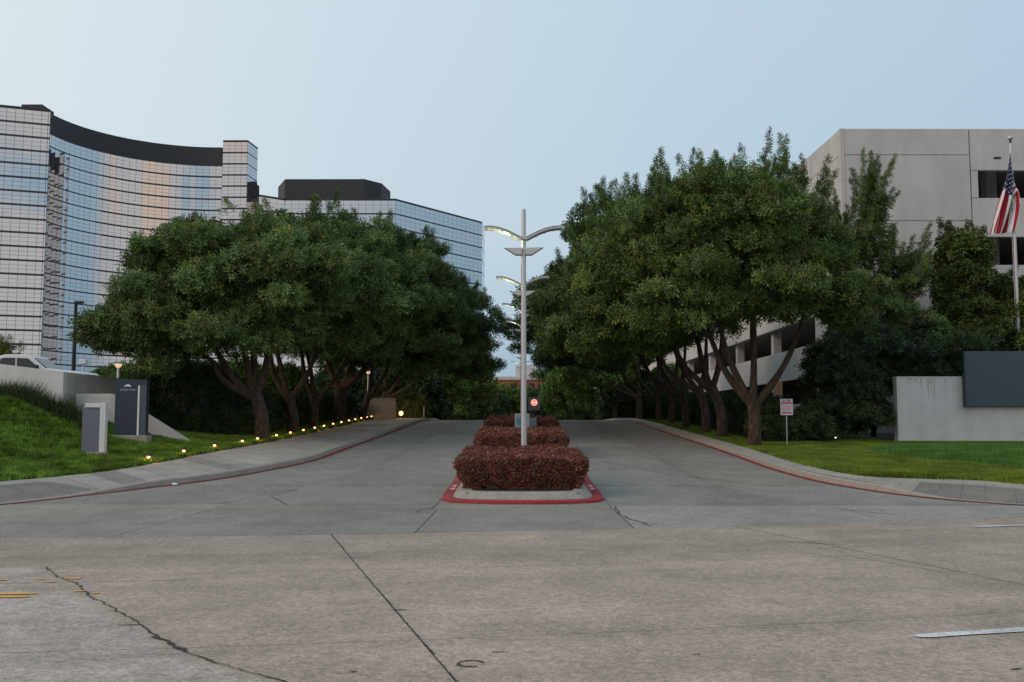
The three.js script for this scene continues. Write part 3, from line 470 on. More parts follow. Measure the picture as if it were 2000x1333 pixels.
oak('oak_tree', 'second oak of the left row, trunk just behind the front one', lg, -9.95, 43, LH(-9.95, 43), { seed: 12, r: 0.25, fork: 1.7, lean: -0.15, lobes: [[-10, 8.8, 43.4, 3.3, 2.4, 2.8, 44], [-7.8, 7.2, 42, 2.5, 1.7, 2.2, 28], [-13, 6.4, 44, 2.6, 2.0, 2.2, 22], [-9.4, 5.6, 42.6, 2.6, 1.0, 2.2, 20]], limbs: [[-10.8, 8.4, 43.4, -0.6], [-8, 7.6, 42.4, 0.5], [-12.6, 7, 44]], shoots: 11, shootLen: 0.7, sprig: SPR.mid, per: 34 });
oak('oak_tree', 'third oak of the left row, with a forked trunk', lg, -10.1, 47.8, LH(-10.1, 47.8), { seed: 13, r: 0.24, fork: 1.5, lean: 0.1, lobes: [[-8.8, 9.7, 48.3, 3.2, 2.5, 2.8, 42], [-6.2, 8, 47.3, 2.4, 1.9, 2.2, 26], [-11.6, 6.4, 48.6, 2.8, 1.8, 2.4, 24], [-8.2, 5.8, 47, 2.4, 1.0, 2, 18]], limbs: [[-9.9, 9, 48.4, -0.5], [-7.2, 8.6, 47.6, 0.6], [-11.5, 8, 48]], shoots: 15, shootLen: 0.8, sprig: SPR.mid, per: 34 });
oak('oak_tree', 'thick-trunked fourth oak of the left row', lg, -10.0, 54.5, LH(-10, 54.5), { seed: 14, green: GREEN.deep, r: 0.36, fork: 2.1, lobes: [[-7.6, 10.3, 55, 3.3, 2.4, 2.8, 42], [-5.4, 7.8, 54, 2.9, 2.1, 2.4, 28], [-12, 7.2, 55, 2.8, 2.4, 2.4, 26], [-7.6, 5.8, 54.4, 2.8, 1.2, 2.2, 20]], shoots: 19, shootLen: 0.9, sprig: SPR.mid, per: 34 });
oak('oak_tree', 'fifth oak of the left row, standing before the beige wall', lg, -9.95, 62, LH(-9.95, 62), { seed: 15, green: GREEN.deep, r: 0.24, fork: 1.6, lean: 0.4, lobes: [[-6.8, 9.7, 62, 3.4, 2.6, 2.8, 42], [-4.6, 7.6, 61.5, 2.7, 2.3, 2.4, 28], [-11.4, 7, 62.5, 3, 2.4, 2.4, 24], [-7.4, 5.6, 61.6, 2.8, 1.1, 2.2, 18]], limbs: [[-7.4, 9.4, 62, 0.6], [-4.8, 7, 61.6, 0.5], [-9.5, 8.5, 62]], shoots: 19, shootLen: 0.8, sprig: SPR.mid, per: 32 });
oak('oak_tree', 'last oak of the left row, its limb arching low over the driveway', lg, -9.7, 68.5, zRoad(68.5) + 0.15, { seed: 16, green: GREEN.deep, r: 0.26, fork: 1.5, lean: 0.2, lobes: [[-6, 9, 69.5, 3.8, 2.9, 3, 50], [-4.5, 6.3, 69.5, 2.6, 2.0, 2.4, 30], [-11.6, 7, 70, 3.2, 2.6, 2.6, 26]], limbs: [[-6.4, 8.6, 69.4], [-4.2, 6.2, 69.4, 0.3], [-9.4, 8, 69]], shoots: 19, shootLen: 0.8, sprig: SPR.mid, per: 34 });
oak('oak_tree', 'tall oak at the front of the right row, beside the small red and white sign', rg, 8.85, 37.5, RH(8.85, 37.5), { seed: 21, r: 0.27, fork: 1.75, green: GREEN.oak2, lobes: [[8.3, 8.8, 37.2, 3.2, 2.7, 2.9, 62], [5.7, 8.2, 37.5, 2.5, 1.9, 2.3, 34], [10.5, 8.8, 38, 2.0, 2.2, 2.0, 28], [8.2, 6.7, 36.2, 3.2, 1.3, 2.2, 34], [11.0, 6.0, 36.8, 1.9, 0.9, 1.6, 18], [6.2, 5.9, 37, 2.4, 0.9, 1.8, 18]], limbs: [[7.2, 7.8, 37.2, -0.55], [9.2, 9, 37.6, 0.05], [11.4, 7.4, 37.8, 0.5], [6, 8, 38.5, -0.3], [8.7, 7, 36.6, 0.1]], shoots: 64, shootLen: 1.1, shootLobes: 3, lift: 0.2 });
oak('oak_tree', 'second oak of the right row, close behind the front one', rg, 8.8, 43, RH(8.8, 43), { seed: 22, r: 0.25, fork: 2.3, lean: -0.45, green: GREEN.oak2, lobes: [[7, 9.7, 43, 3.1, 2.7, 2.8, 44], [4.6, 7.6, 42.5, 2.5, 1.8, 2.2, 28], [6.6, 6.0, 42.4, 2.6, 1.1, 2.2, 20], [4.2, 5.7, 42.2, 2.1, 1.0, 2, 22]], limbs: [[7.2, 9, 43], [4.8, 7.4, 42.6], [9.6, 8, 43.2]], shoots: 27, shootLen: 1.2, sprig: SPR.mid, per: 34 });
oak('oak_tree', 'third oak of the right row, with a slanting side limb', rg, 8.8, 46.8, RH(8.8, 46.8), { seed: 23, r: 0.23, fork: 2.2, lean: -0.3, lobes: [[5.6, 9.6, 47.5, 3.1, 2.9, 2.8, 42], [3.4, 7.4, 47, 2.3, 1.8, 2.2, 24], [9.8, 8.8, 48, 2.6, 2.4, 2.4, 14], [3.3, 5.7, 46.8, 2.1, 1.2, 2, 22]], limbs: [[5.8, 9, 47.4], [3.6, 7.2, 47], [9.8, 8.4, 47.6]], shoots: 23, shootLen: 1.2, sprig: SPR.mid, per: 34 });
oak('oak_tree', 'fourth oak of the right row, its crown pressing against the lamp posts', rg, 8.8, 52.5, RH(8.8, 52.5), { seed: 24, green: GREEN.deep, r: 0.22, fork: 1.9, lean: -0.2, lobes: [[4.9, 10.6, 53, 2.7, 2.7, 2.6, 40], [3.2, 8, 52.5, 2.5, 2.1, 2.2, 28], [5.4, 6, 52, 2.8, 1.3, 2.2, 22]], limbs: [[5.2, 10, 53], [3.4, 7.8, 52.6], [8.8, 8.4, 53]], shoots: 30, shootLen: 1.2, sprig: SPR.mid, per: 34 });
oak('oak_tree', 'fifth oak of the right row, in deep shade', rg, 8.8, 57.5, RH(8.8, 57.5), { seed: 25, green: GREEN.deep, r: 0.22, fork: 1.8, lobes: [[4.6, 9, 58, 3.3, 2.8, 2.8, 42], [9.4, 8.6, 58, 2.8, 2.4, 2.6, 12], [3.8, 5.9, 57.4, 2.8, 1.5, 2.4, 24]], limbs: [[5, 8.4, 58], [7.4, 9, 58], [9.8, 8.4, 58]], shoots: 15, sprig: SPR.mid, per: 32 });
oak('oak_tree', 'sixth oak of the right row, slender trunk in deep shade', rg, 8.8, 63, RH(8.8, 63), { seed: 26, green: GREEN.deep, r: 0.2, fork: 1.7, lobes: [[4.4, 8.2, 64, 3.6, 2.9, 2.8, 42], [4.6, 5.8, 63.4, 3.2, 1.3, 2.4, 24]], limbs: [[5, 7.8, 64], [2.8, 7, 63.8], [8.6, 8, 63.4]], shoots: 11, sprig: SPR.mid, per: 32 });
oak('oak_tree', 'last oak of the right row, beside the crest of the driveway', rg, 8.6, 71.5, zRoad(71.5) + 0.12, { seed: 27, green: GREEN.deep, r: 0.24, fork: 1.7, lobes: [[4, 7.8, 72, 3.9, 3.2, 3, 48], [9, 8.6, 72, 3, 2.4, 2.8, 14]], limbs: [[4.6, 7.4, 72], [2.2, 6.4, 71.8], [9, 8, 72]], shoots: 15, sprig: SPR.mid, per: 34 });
const fg = 'trees beyond the crest of the driveway';
for (const [x, d, lobes, seed, label] of [
  [-7.8, 84, [[-6.4, 6.4, 84, 3.6, 2.6, 3, 44], [-9.6, 5.4, 85, 3, 2.2, 2.6, 24]], 31, 'shaded tree beyond the crest, left of the driveway'],
  [-8.5, 101, [[-6.2, 5.6, 101, 4.4, 2.8, 3.4, 44], [-12, 6, 101, 4.4, 3, 3, 24]], 32, 'distant tree left of the driveway, behind the shaded one'],
  [-3.2, 128, [[-2.8, 4.3, 128, 4.2, 2.3, 3, 40]], 33, 'low distant tree in the gap left of the lamp posts, under the brick building'],
  [8.2, 86, [[5.4, 6.2, 86, 4.2, 2.8, 3.4, 44], [10, 6, 86, 3.4, 2.6, 3, 22]], 34, 'shaded tree beyond the crest, right of the driveway'],
  [8, 104, [[5.6, 5.4, 104, 4.6, 2.9, 3.4, 44]], 35, 'distant tree right of the driveway, behind the illuminated sign'],
  [7, 130, [[5.4, 5, 130, 4, 2.4, 3, 36]], 36, 'farthest tree right of the driveway'],
]) oak('distant_tree', label, fg, x, d, zRoad(d) - 0.1, { seed, r: 0.25, fork: 1.4, lobes, sprig: SPR.far, per: 26, rc: 0.8, green: GREEN.light, shoots: 8 });
// ------------------------------------------------------------------ shrubs
const flatTop = h => (x, d) => h * (0.78 + 0.44 * fbm(x * 0.9, d * 0.9, h * 7, 3));
hedge('shrub_hedge', 'tall dark evergreen shrubs behind the front oak of the left row', 'shrub', null, -15.6, -10.9, 40.2, 43, d => lawnL(-12, d) - 0.05, (x, d) => mix(2.6, 1.5, sstep(-13.2, -11, x)) * (0.8 + 0.4 * fbm(x * 1.1, d, 3, 3)), { seed: 201, n: 4200, green: GREEN.dark, sprig: SPR.shrub, meanH: 2.2, rough: 0.16, stems: 22, stemR: 0.035, size: 1.15 });
hedge('shrub_hedge', 'long dark hedge behind the trunks of the left row', 'hedge', null, -12.4, -11.2, 43.5, 65, d => zRoad(d) + 0.1, flatTop(1.5), { seed: 202, n: 5200, green: GREEN.dark, sprig: SPR.shrub, meanH: 1.5, rough: 0.12, stems: 40, stemR: 0.03, size: 1.2 });
hedge('shrub_hedge', 'long dark hedge behind the trunks of the right row', 'hedge', null, 10.6, 11.8, 44.5, 66, d => zRoad(d) + 0.1, flatTop(1.35), { seed: 203, n: 6000, green: GREEN.dark, sprig: SPR.shrub, meanH: 1.4, rough: 0.12, stems: 44, stemR: 0.03, size: 1.2 });
hedge('shrub_hedge', 'bright green loose hedge on the terrace behind the lamp posts', 'hedge', null, -22, -11.8, 50.5, 53, d => zRoad(d) + 0.1, flatTop(2.7), { seed: 204, n: 5200, green: GREEN.light, sprig: SPR.mid, meanH: 2.7, rough: 0.2, stems: 30, stemR: 0.04 });
hedge('shrub_hedge', 'rounded bright green bush beyond the beige wall, at the crest', 'shrub', null, -9.0, -6.9, 69.2, 71, d => zRoad(d) + 0.1, flatTop(1.3), { seed: 205, n: 1100, green: [0.13, 0.17, 0.06], sprig: SPR.shrub, meanH: 1.2, rough: 0.2, stems: 10, size: 1.3 });
hedge('shrub_hedge', 'dark mass of shrubs beyond the crest, left of the driveway', 'shrub', null, -16, -6.9, 78, 82, d => zRoad(d) + 0.05, flatTop(3.2), { seed: 206, n: 3000, green: GREEN.dark, sprig: SPR.far, meanH: 3, rough: 0.3, stems: 24, stemR: 0.05 });
hedge('shrub_hedge', 'dark mass of shrubs far beyond the crest, in the gap left of the lamps', 'shrub', null, -9, -1.9, 112, 116, d => zRoad(d) + 0.05, flatTop(2.6), { seed: 207, n: 2200, green: GREEN.dark, sprig: SPR.far, meanH: 3, rough: 0.3, stems: 24, stemR: 0.05 });
hedge('shrub_hedge', 'dark mass of shrubs beyond the crest, right of the driveway', 'shrub', null, 8.2, 15.8, 92, 96, d => zRoad(d) + 0.05, flatTop(3.2), { seed: 208, n: 2600, green: GREEN.dark, sprig: SPR.far, meanH: 3, rough: 0.3, stems: 24, stemR: 0.05 });
hedge('shrub_hedge', 'dark mass of shrubs closing the view right of the lamps', 'shrub', null, 1.6, 13, 140, 145, d => zRoad(d) + 0.05, flatTop(4.2), { seed: 209, n: 3200, green: GREEN.dark, sprig: SPR.far, meanH: 4, rough: 0.4, stems: 24, stemR: 0.05 });
oak('evergreen_shrub', 'dense dark evergreen shrub touching the left end of the white wall', null, 14.0, 42.6, RH(14.2, 42), { seed: 301, category: 'shrub', r: 0.12, fork: 0.6, green: GREEN.dark, sprig: SPR.shrub, per: 60, size: 1.1, lobes: [[13.9, 1.9, 42.6, 1.6, 1.2, 1.1, 56], [14.2, 3.6, 42.6, 1.45, 1.4, 1.1, 46], [14.9, 5.2, 42.6, 1.0, 0.9, 0.9, 20], [12.9, 1.6, 42.4, 0.9, 0.8, 0.8, 12]], shoots: 8, shootLen: 0.6, shootLobes: 4 });
oak('garden_tree', 'slender open tree with upright shoots in front of the parking structure corner', null, 15.9, 44.6, RH(15.9, 42), { seed: 302, r: 0.13, fork: 2.2, green: GREEN.oak, sprig: SPR.near, per: 24, rc: 0.42, lobes: [[16.1, 10.3, 44.6, 0.55, 2.0, 0.55, 13], [15.0, 9.0, 44.3, 0.6, 1.5, 0.6, 10], [17.0, 7.6, 44.4, 1.1, 1.4, 1.0, 16], [15.7, 6.6, 44, 1.7, 1.5, 1.4, 26], [17.7, 5.4, 44, 1.6, 1.3, 1.3, 22]], shoots: 49, shootLen: 1.5, shootLobes: 3 });
oak('magnolia_tree', 'magnolia with bronze-backed leaves left of the flagpole', 'magnolias by the white wall', 20.8, 45.8, RH(20.8, 42), { seed: 303, r: 0.14, fork: 1.8, green: GREEN.mag, warm: 0.22, sprig: SPR.mag, per: 30, rc: 0.5, lobes: [[20.7, 9.0, 45.5, 0.9, 1.7, 0.9, 26], [21, 6.9, 45.3, 1.5, 1.6, 1.3, 34], [20.9, 4.8, 45, 1.9, 1.6, 1.5, 36]], shoots: 15, shootLen: 0.8 });
oak('magnolia_tree', 'magnolia cut by the right edge of the picture, behind the blank blue panel', 'magnolias by the white wall', 24.2, 45.4, RH(24, 42), { seed: 304, r: 0.14, fork: 1.6, green: GREEN.mag, warm: 0.2, sprig: SPR.mag, per: 30, rc: 0.5, lobes: [[24, 6.9, 45, 1.3, 1.7, 1.1, 26], [23.9, 4.6, 44.6, 1.7, 1.6, 1.4, 34]], shoots: 10, shootLen: 0.7 });
oak('evergreen_shrub', 'dark evergreen shrub showing above the white wall', null, 18.5, 43.8, RH(18.5, 42), { seed: 305, category: 'shrub', r: 0.1, fork: 0.8, green: GREEN.dark, sprig: SPR.shrub, per: 54, size: 1.1, lobes: [[18.3, 4.1, 43.6, 2.2, 1.5, 1.2, 60], [17.2, 5.1, 43.8, 1.0, 0.9, 0.9, 18]] });
for (const [x, d, s, label] of [[12.0, 40.6, 0.55, 'low shrub below the parking structure, just right of the red and white notice'], [10.4, 40.8, 0.7, 'low dark shrub between the front right oak and the red and white sign']]) oak('low_shrub', label, 'low shrubs by the sign', x, d, RH(x, d), { seed: 320 + x * 3 | 0, category: 'shrub', r: 0.04, fork: 0.25, green: GREEN.dark, sprig: SPR.shrub, per: 40, rc: 0.35, lobes: [[x, RH(x, d) + s * 0.75, d, s, s * 0.7, s, 18]] });
oak('terrace_bush', 'clipped green bush at the left edge of the picture behind the white pickup', null, -28.9, 54, 2.9, { seed: 330, category: 'bush', r: 0.08, fork: 0.6, green: [0.10, 0.12, 0.03], sprig: SPR.shrub, per: 50, warm: 0.4, lobes: [[-29.1, 4.9, 54, 1.3, 1.3, 1.2, 34]] });
{ const rng = mulberry(88); // strappy clumps along the retaining wall
  const blades = tuft(rng, 90, 0.55, 0.32, 0.013);
  ['clump of strappy grass at the left end of the retaining wall', 'second clump of strappy grass from the left along the retaining wall', 'third clump of strappy grass from the left along the retaining wall', 'fourth clump of strappy grass along the retaining wall', 'fifth clump of strappy grass along the retaining wall, by the wall joint', 'sixth clump of strappy grass, where the low white wall begins', 'smallest clump of strappy grass, just behind the grey sign'].forEach((label, i) => {
    const x = -18.2 + i * 0.58, d = 33.6 - 0.06 * i, list = []; const t = thing('strappy_plant', label, 'plant', 'strappy plants along the retaining wall', x, lawnL(x, d) - 0.02, d);
    for (let k = 0; k < (i > 5 ? 4 : 9); k++) { _q.setFromAxisAngle(_up, rng() * 6.28); const q = 0.6 + 0.6 * rng(), c = 0.7 + 0.6 * rng(); list.push([new THREE.Matrix4().compose(new THREE.Vector3((rng() - 0.5) * 0.6, 0, (rng() - 0.5) * 0.5), _q, _s.set(q, q, q)), rgb(0.06 * c, 0.085 * c, 0.035 * c)]); }
    instanced('blades', blades, M.grass, list, t); });
}

// ------------------------------------------------------------------ glass towers
function extrudeWall(pts, h0, h1, thick) { // closed ribbon of wall along plan points, facing the viewer's side
  const g = []; for (let i = 0; i + 1 < pts.length; i++) { const [x0, d0] = pts[i], [x1, d1] = pts[i + 1], L = Math.hypot(x1 - x0, d1 - d0), a = Math.atan2(d1 - d0, x1 - x0); const b = box(L + 0.02, h1 - h0, thick); b.translate(0, 0, -thick / 2); b.rotateY(a); b.translate((x0 + x1) / 2, (h0 + h1) / 2, -(d0 + d1) / 2); g.push(b); } return merge(g);
}
function curtainWall(t, runs, o) { // runs of plan points; panes set proud of a dark backing, a dark band at each floor
  const rng = mulberry(o.seed), singles = [], rest = [], shade = [], pane = new THREE.BoxGeometry(1, 1, 1);
  for (const { pts, h0, h1, dark } of runs) {
    part('backing', extrudeWall(pts, h0, h1, 0.5), M.mullion, t);
    const floors = Math.floor((h1 - h0) / o.floor + 0.01);
    for (let f = 0; f < floors; f++) {
      const top = h1 - f * o.floor;
      if (f) part('floor_band', extrudeWall(pts.map(p => p), top - 0.24, top + 0.24, 0.06), M.band, t).position.set(0, 0, 0.14);
      for (let i = 0; i + 1 < pts.length; i++) {
        const [x0, d0] = pts[i], [x1, d1] = pts[i + 1], L = Math.hypot(x1 - x0, d1 - d0), a = Math.atan2(d1 - d0, x1 - x0), n = Math.max(1, Math.round(L / o.col)), w = L / n;
        for (let c = 0; c < n; c++) for (let r = 0; r < o.rows; r++) {
          const hh = (o.floor - 0.3) / o.rows, y = top - 0.15 - (r + 0.5) * hh, u = (c + 0.5) / n, m = new THREE.Matrix4().makeRotationY(a + (rng() - 0.5) * 0.006).multiply(new THREE.Matrix4().makeRotationX((rng() - 0.5) * 0.006));
          m.setPosition(mix(x0, x1, u) + Math.sin(a) * 0.05, y, -mix(d0, d1, u) + Math.cos(a) * 0.05); const e = { m: m.scale(new THREE.Vector3(w - 0.07, hh - 0.06, 0.06)), k: o.rank(mix(x0, x1, u), y, mix(d0, d1, u)) };
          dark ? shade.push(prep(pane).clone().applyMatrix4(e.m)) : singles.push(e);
        }
      }
    }
  }
  singles.sort((a, b) => b.k - a.k).forEach((e, i) => { if (i < 300) { const p = part('pane', pane, M.glass, t); p.applyMatrix4(e.m); } else rest.push(prep(pane).clone().applyMatrix4(e.m)); });
  part('panes', mergeGeometries(rest), M.glass, t).userData.kind = 'stuff';
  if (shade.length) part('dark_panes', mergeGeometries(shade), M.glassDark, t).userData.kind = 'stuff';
}
{ // curved hotel
  const t = thing('glass_tower', 'tall mirror-glass tower with a concave curved front and dark roof band, far left', 'building', 'mirror-glass towers');
  const arc = []; for (let k = 0; k <= 30; k++) { const a = Math.PI * (1 - 0.5 * k / 30); arc.push([-86.6 + 35.2 * Math.cos(a), 245 + 35.2 * Math.sin(a)]); }
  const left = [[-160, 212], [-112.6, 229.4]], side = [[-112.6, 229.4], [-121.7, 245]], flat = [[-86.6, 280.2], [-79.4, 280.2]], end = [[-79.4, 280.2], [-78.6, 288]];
  const vis = (x, y) => y > 8 && x > -150 ? 1000 - Math.abs(y - 55) - Math.abs(x + 105) * 0.7 : 0;
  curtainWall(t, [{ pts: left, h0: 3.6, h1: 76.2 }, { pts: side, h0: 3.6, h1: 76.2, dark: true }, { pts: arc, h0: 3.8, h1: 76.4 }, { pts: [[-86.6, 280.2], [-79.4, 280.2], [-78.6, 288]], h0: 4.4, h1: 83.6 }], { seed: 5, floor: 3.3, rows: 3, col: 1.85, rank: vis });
  part('roof_parapet', extrudeWall(arc.map(([x, d]) => [x - 0.8, d + 1.4]), 75.5, 82.3, 0.5), M.roofband, t);
  part('roof_parapet', extrudeWall([[-87.4, 281.6], [-86.7, 281.6], [-86.7, 284]], 75.5, 82.2, 0.5), M.roofband, t);
  part('parapet_cap', extrudeWall(left.map(([x, d]) => [x, d - 0.15]), 76.2, 76.7, 0.5), M.band, t);
  part('parapet_cap', extrudeWall([[-86.6, 280], [-79.3, 280], [-78.5, 288]], 83.6, 84.0, 0.5), M.band, t);
  part('roof_plant', box(5, 2, 6, -117.5, 77.2, -233), M.roofband, t);
  part('body', (() => { const s = new THREE.Shape(); [[-160, 213], [-113, 230.2], [-122.2, 245], ...arc.map(([x, d]) => [x - 0.8, d + 0.9]), [-79.8, 281], [-80, 296], [-160, 296]].forEach(([x, d], i) => i ? s.lineTo(x, d) : s.moveTo(x, d)); const g = new THREE.ExtrudeGeometry(s, { depth: 73, bevelEnabled: false }); g.rotateX(-Math.PI / 2); g.translate(0, 1.2, 0); return g; })(), M.band, t);
}
{ const t = thing('glass_tower', 'lower faceted mirror-glass office block with a dark rooftop plant box', 'building', 'mirror-glass towers');
  const pts = [[-84, 297], [-74.5, 305], [-39.3, 305.5], [-13.4, 341.5], [-13.0, 356]];
  curtainWall(t, [{ pts, h0: 1.6, h1: 72 }], { seed: 9, floor: 4.4, rows: 3, col: 2.35, rank: (x, y) => y > 40 ? 1000 + y - (x < -75 ? 300 : 0) : 0 });
  part('parapet_cap', extrudeWall(pts.map(([x, d]) => [x, d - 0.1]), 72, 72.5, 0.6), M.band, t);
  const oct = [[-83.5, 333], [-78.5, 322], [-52, 322], [-47, 328], [-45.6, 340], [-60, 350], [-83.5, 345]], s = new THREE.Shape(); oct.forEach(([x, d], i) => i ? s.lineTo(x, d) : s.moveTo(x, d));
  part('rooftop_plant', new THREE.ExtrudeGeometry(s, { depth: 15, bevelEnabled: false }).rotateX(-Math.PI / 2).translate(0, 68, 0), M.roofband, t);
  const s2 = new THREE.Shape(); [[-84, 298], [-74.5, 306], [-39.6, 306.5], [-14.4, 342], [-14, 380], [-84, 380]].forEach(([x, d], i) => i ? s2.lineTo(x, d) : s2.moveTo(x, d));
  part('body', new THREE.ExtrudeGeometry(s2, { depth: 70, bevelEnabled: false }).rotateX(-Math.PI / 2).translate(0, 0.5, 0), M.band, t);
}
{ const t = thing('brick_building', 'distant orange brick building seen between the tree rows', 'building', null, -1, 1.0, 225);
  part('wall', box(16, 10.6, 12, 2.6, 5.3, -6, 0.3), M.brick, t); part('wall', box(5, 8.4, 9, -4.4, 4.2, -4, 0.3), M.brick, t);
  for (let k = 0; k < 5; k++) part('window', box(1.3, 1.6, 0.12, -0.6 + 2.1 * k, 9.0, 0.03), M.dark, t);
  part('cornice', box(16.4, 0.5, 12.4, 2.6, 10.85, -6), M.precast, t); part('roof_box', box(4.5, 3.2, 5, 2.2, 12.7, -7), M.precast, t);
  const u = thing('office_block', 'pale distant block with dark ribbon windows behind the brick building', 'building', null, -1, 1.0, 262);
  part('wall', box(24, 12.6, 10, 3, 6.3, -5, 0.3), M.wall, u); part('ribbon_window', box(22, 1.0, 0.14, 3, 11.4, 0.03), M.dark, u); part('ribbon_window', box(22, 1.2, 0.14, 3, 7.6, 0.03), M.dark, u); part('roof_slab', box(24.6, 0.5, 10.6, 3, 12.85, -5), M.precast, u);
}

// ------------------------------------------------------------------ concrete parking structure on the right
{ const X = 16.2, D0 = 48.8, LEN = 84, t = thing('parking_garage', 'grey concrete parking structure with ribbon openings, right', 'building', null, X, 0, D0, 0.012);
  const P = (name, w, h, d, x, y, dd, mat = M.precast) => part(name, box(w, h, d, x + w / 2, y + h / 2, -(dd + d / 2), 0.5), mat, t);
  const openings = [[2.7, 4.2], [6.0, 7.5], [9.35, 10.85], [12.75, 14.2]], base = 0.4, g = 0.03;
  // front face: solid bay of stacked panels, then long spandrels with openings
  const ys = [base, 1.9, 5.1, 8.42, 11.78, 15.15, 16.5];
  for (let k = 0; k + 1 < ys.length; k++) P('front_panel', 6.3 - g, ys[k + 1] - ys[k] - g, 0.3, 0.22, ys[k], 0);
  const fo = [[9.55, 10.95], [12.95, 14.35]], sp = [[base, 2.7], [4.2, 6.1], [7.5, 9.55], [10.95, 12.95], [14.35, 16.5]];
  for (const [a, b] of sp) for (const x of [6.55, 16.4, 26.3]) P('front_spandrel', 9.8 - g, b - a - g, 0.3, x, a, 0.004);
  for (const [a, b] of [[2.7, 4.2], [6.1, 7.5], ...fo]) { P('front_panel', 0.34, b - a - g, 0.29, 6.55, a, 0.006); }
  // corner pier and left face
  P('corner_pier', 0.2, 16.5 - base, 0.3, 0, base, 0.03);
  for (let k = 0; k + 1 < ys.length; k++) P('side_panel', 0.3, ys[k + 1] - ys[k] - g, 4.5 - g, 0, ys[k], 0.36);
  const sides = [[base, 2.7], [4.2, 6.0], [7.5, 9.35], [10.85, 12.75], [14.2, 16.5]];
  for (const [a, b] of sides) for (let d = 4.9; d < LEN; d += 10) P('side_spandrel', 0.3, b - a - g, 10 - g, 0, a, d);
  for (let d = 14.9; d < LEN; d += 10) P('column', 0.5, 16, 0.6, 0.35, base, d - 0.3);
  for (let d = 5.5; d < 40; d += 10) P('column', 0.6, 16, 0.6, 10, base, d);
  for (const y of [-0.05, 2.2, 5.4, 8.8, 12.2, 16.1]) part('floor_slab', box(35.6, 0.28, LEN - 0.5, 18.2, y + 0.42, -(0.35 + LEN / 2), 0.3), M.precast, t);
  P('core_wall', 0.3, 15.8, LEN - 1, 20, base, 0.6); P('back_wall', 35, 15.8, 0.3, 0.4, base, LEN - 0.1);
  for (const [x, y, d] of [[1.6, 5.55, 12.4], [1.6, 2.36, 12.2], [1.7, 2.36, 28], [1.6, 5.55, 26], [1.7, 2.36, 46], [1.6, 5.56, 44]]) { const l = part('ceiling_lamp', box(0.14, 0.1, 1.3, x, y - 0.02, -d), M.tube, t); addLight(t, x, y - 0.14, -d, 1.0); l.receiveShadow = false; }
  const ex = part('exit_sign', box(0.5, 0.22, 0.06, 1.9, 3.02, -10.1), M.redGlow, t); ex.userData.label = 'small lit red sign inside the garage';
  part('roof_mark', box(0.35, 0.09, 0.03, 7.9, 14.98, 0.016), M.dark, t);
}
// white sign wall and blank panel
{ const t = thing('sign_wall', 'freestanding white stucco wall at the back of the right lawn', 'wall', null, 15.65, 0.78, 41);
  part('wall', rbox(12.5, 2.74, 0.42, 0.02, 6.25, 1.37, -0.21), M.wall, t); part('coping', rbox(12.54, 0.05, 0.46, 0.02, 6.25, 2.75, -0.21), M.wall, t);
  for (const [x, w, h] of [[1.02, 0.05, 0.5], [1.3, 0.10, 0.85], [1.42, 0.05, 0.6], [1.55, 0.04, 0.95], [0.55, 0.2, 0.12], [0.8, 0.12, 0.2], [2.0, 0.05, 0.3]]) { // rain streaks of grime below the coping, ragged at the edges
    const s = new THREE.Shape(), n = 12, e = [], f = []; for (let i = 0; i <= n; i++) { const q = i / n, hw = w / 2 * (1 - q * q) + 0.002; e.push([x + hw * (0.5 + hash3(i, x * 100 | 0, 1)), 2.71 - h * q]); f.unshift([x - hw * (0.5 + hash3(i, x * 100 | 0, 2)), 2.71 - h * q]); }
    [...e, ...f].forEach(([u, v], i) => i ? s.lineTo(u, v) : s.moveTo(u, v)); part('grime_streak', metric(new THREE.ShapeGeometry(s).translate(0, 0, 0.004)), M.streak ?? (M.streak = std([0.6, 0.605, 0.6], { map: stuccoTex })), t); }
  for (const [x, y] of [[0.9, 0.62], [3.0, 0.5], [5.1, 0.42]]) part('weep_hole', new THREE.CircleGeometry(0.022, 10).translate(x, y, 0.004), M.dark, t);
  const p = thing('blank_sign_panel', 'blank dark blue sign panel fixed to the white wall at the right edge', 'sign', null, 18.4, 0, 40.95);
  part('panel', rbox(6.4, 2.28, 0.16, 0.015, 3.2, 3.45, 0.13), std([0.055, 0.08, 0.11], { roughness: 0.4, metalness: 0.2 }), p);
  part('panel_edge', box(0.05, 2.3, 0.2, -0.028, 3.45, 0.12), M.navy, p); part('bracket', box(5.6, 0.06, 0.06, 3.2, 2.9, 0.02), M.darkmetal, p);
}
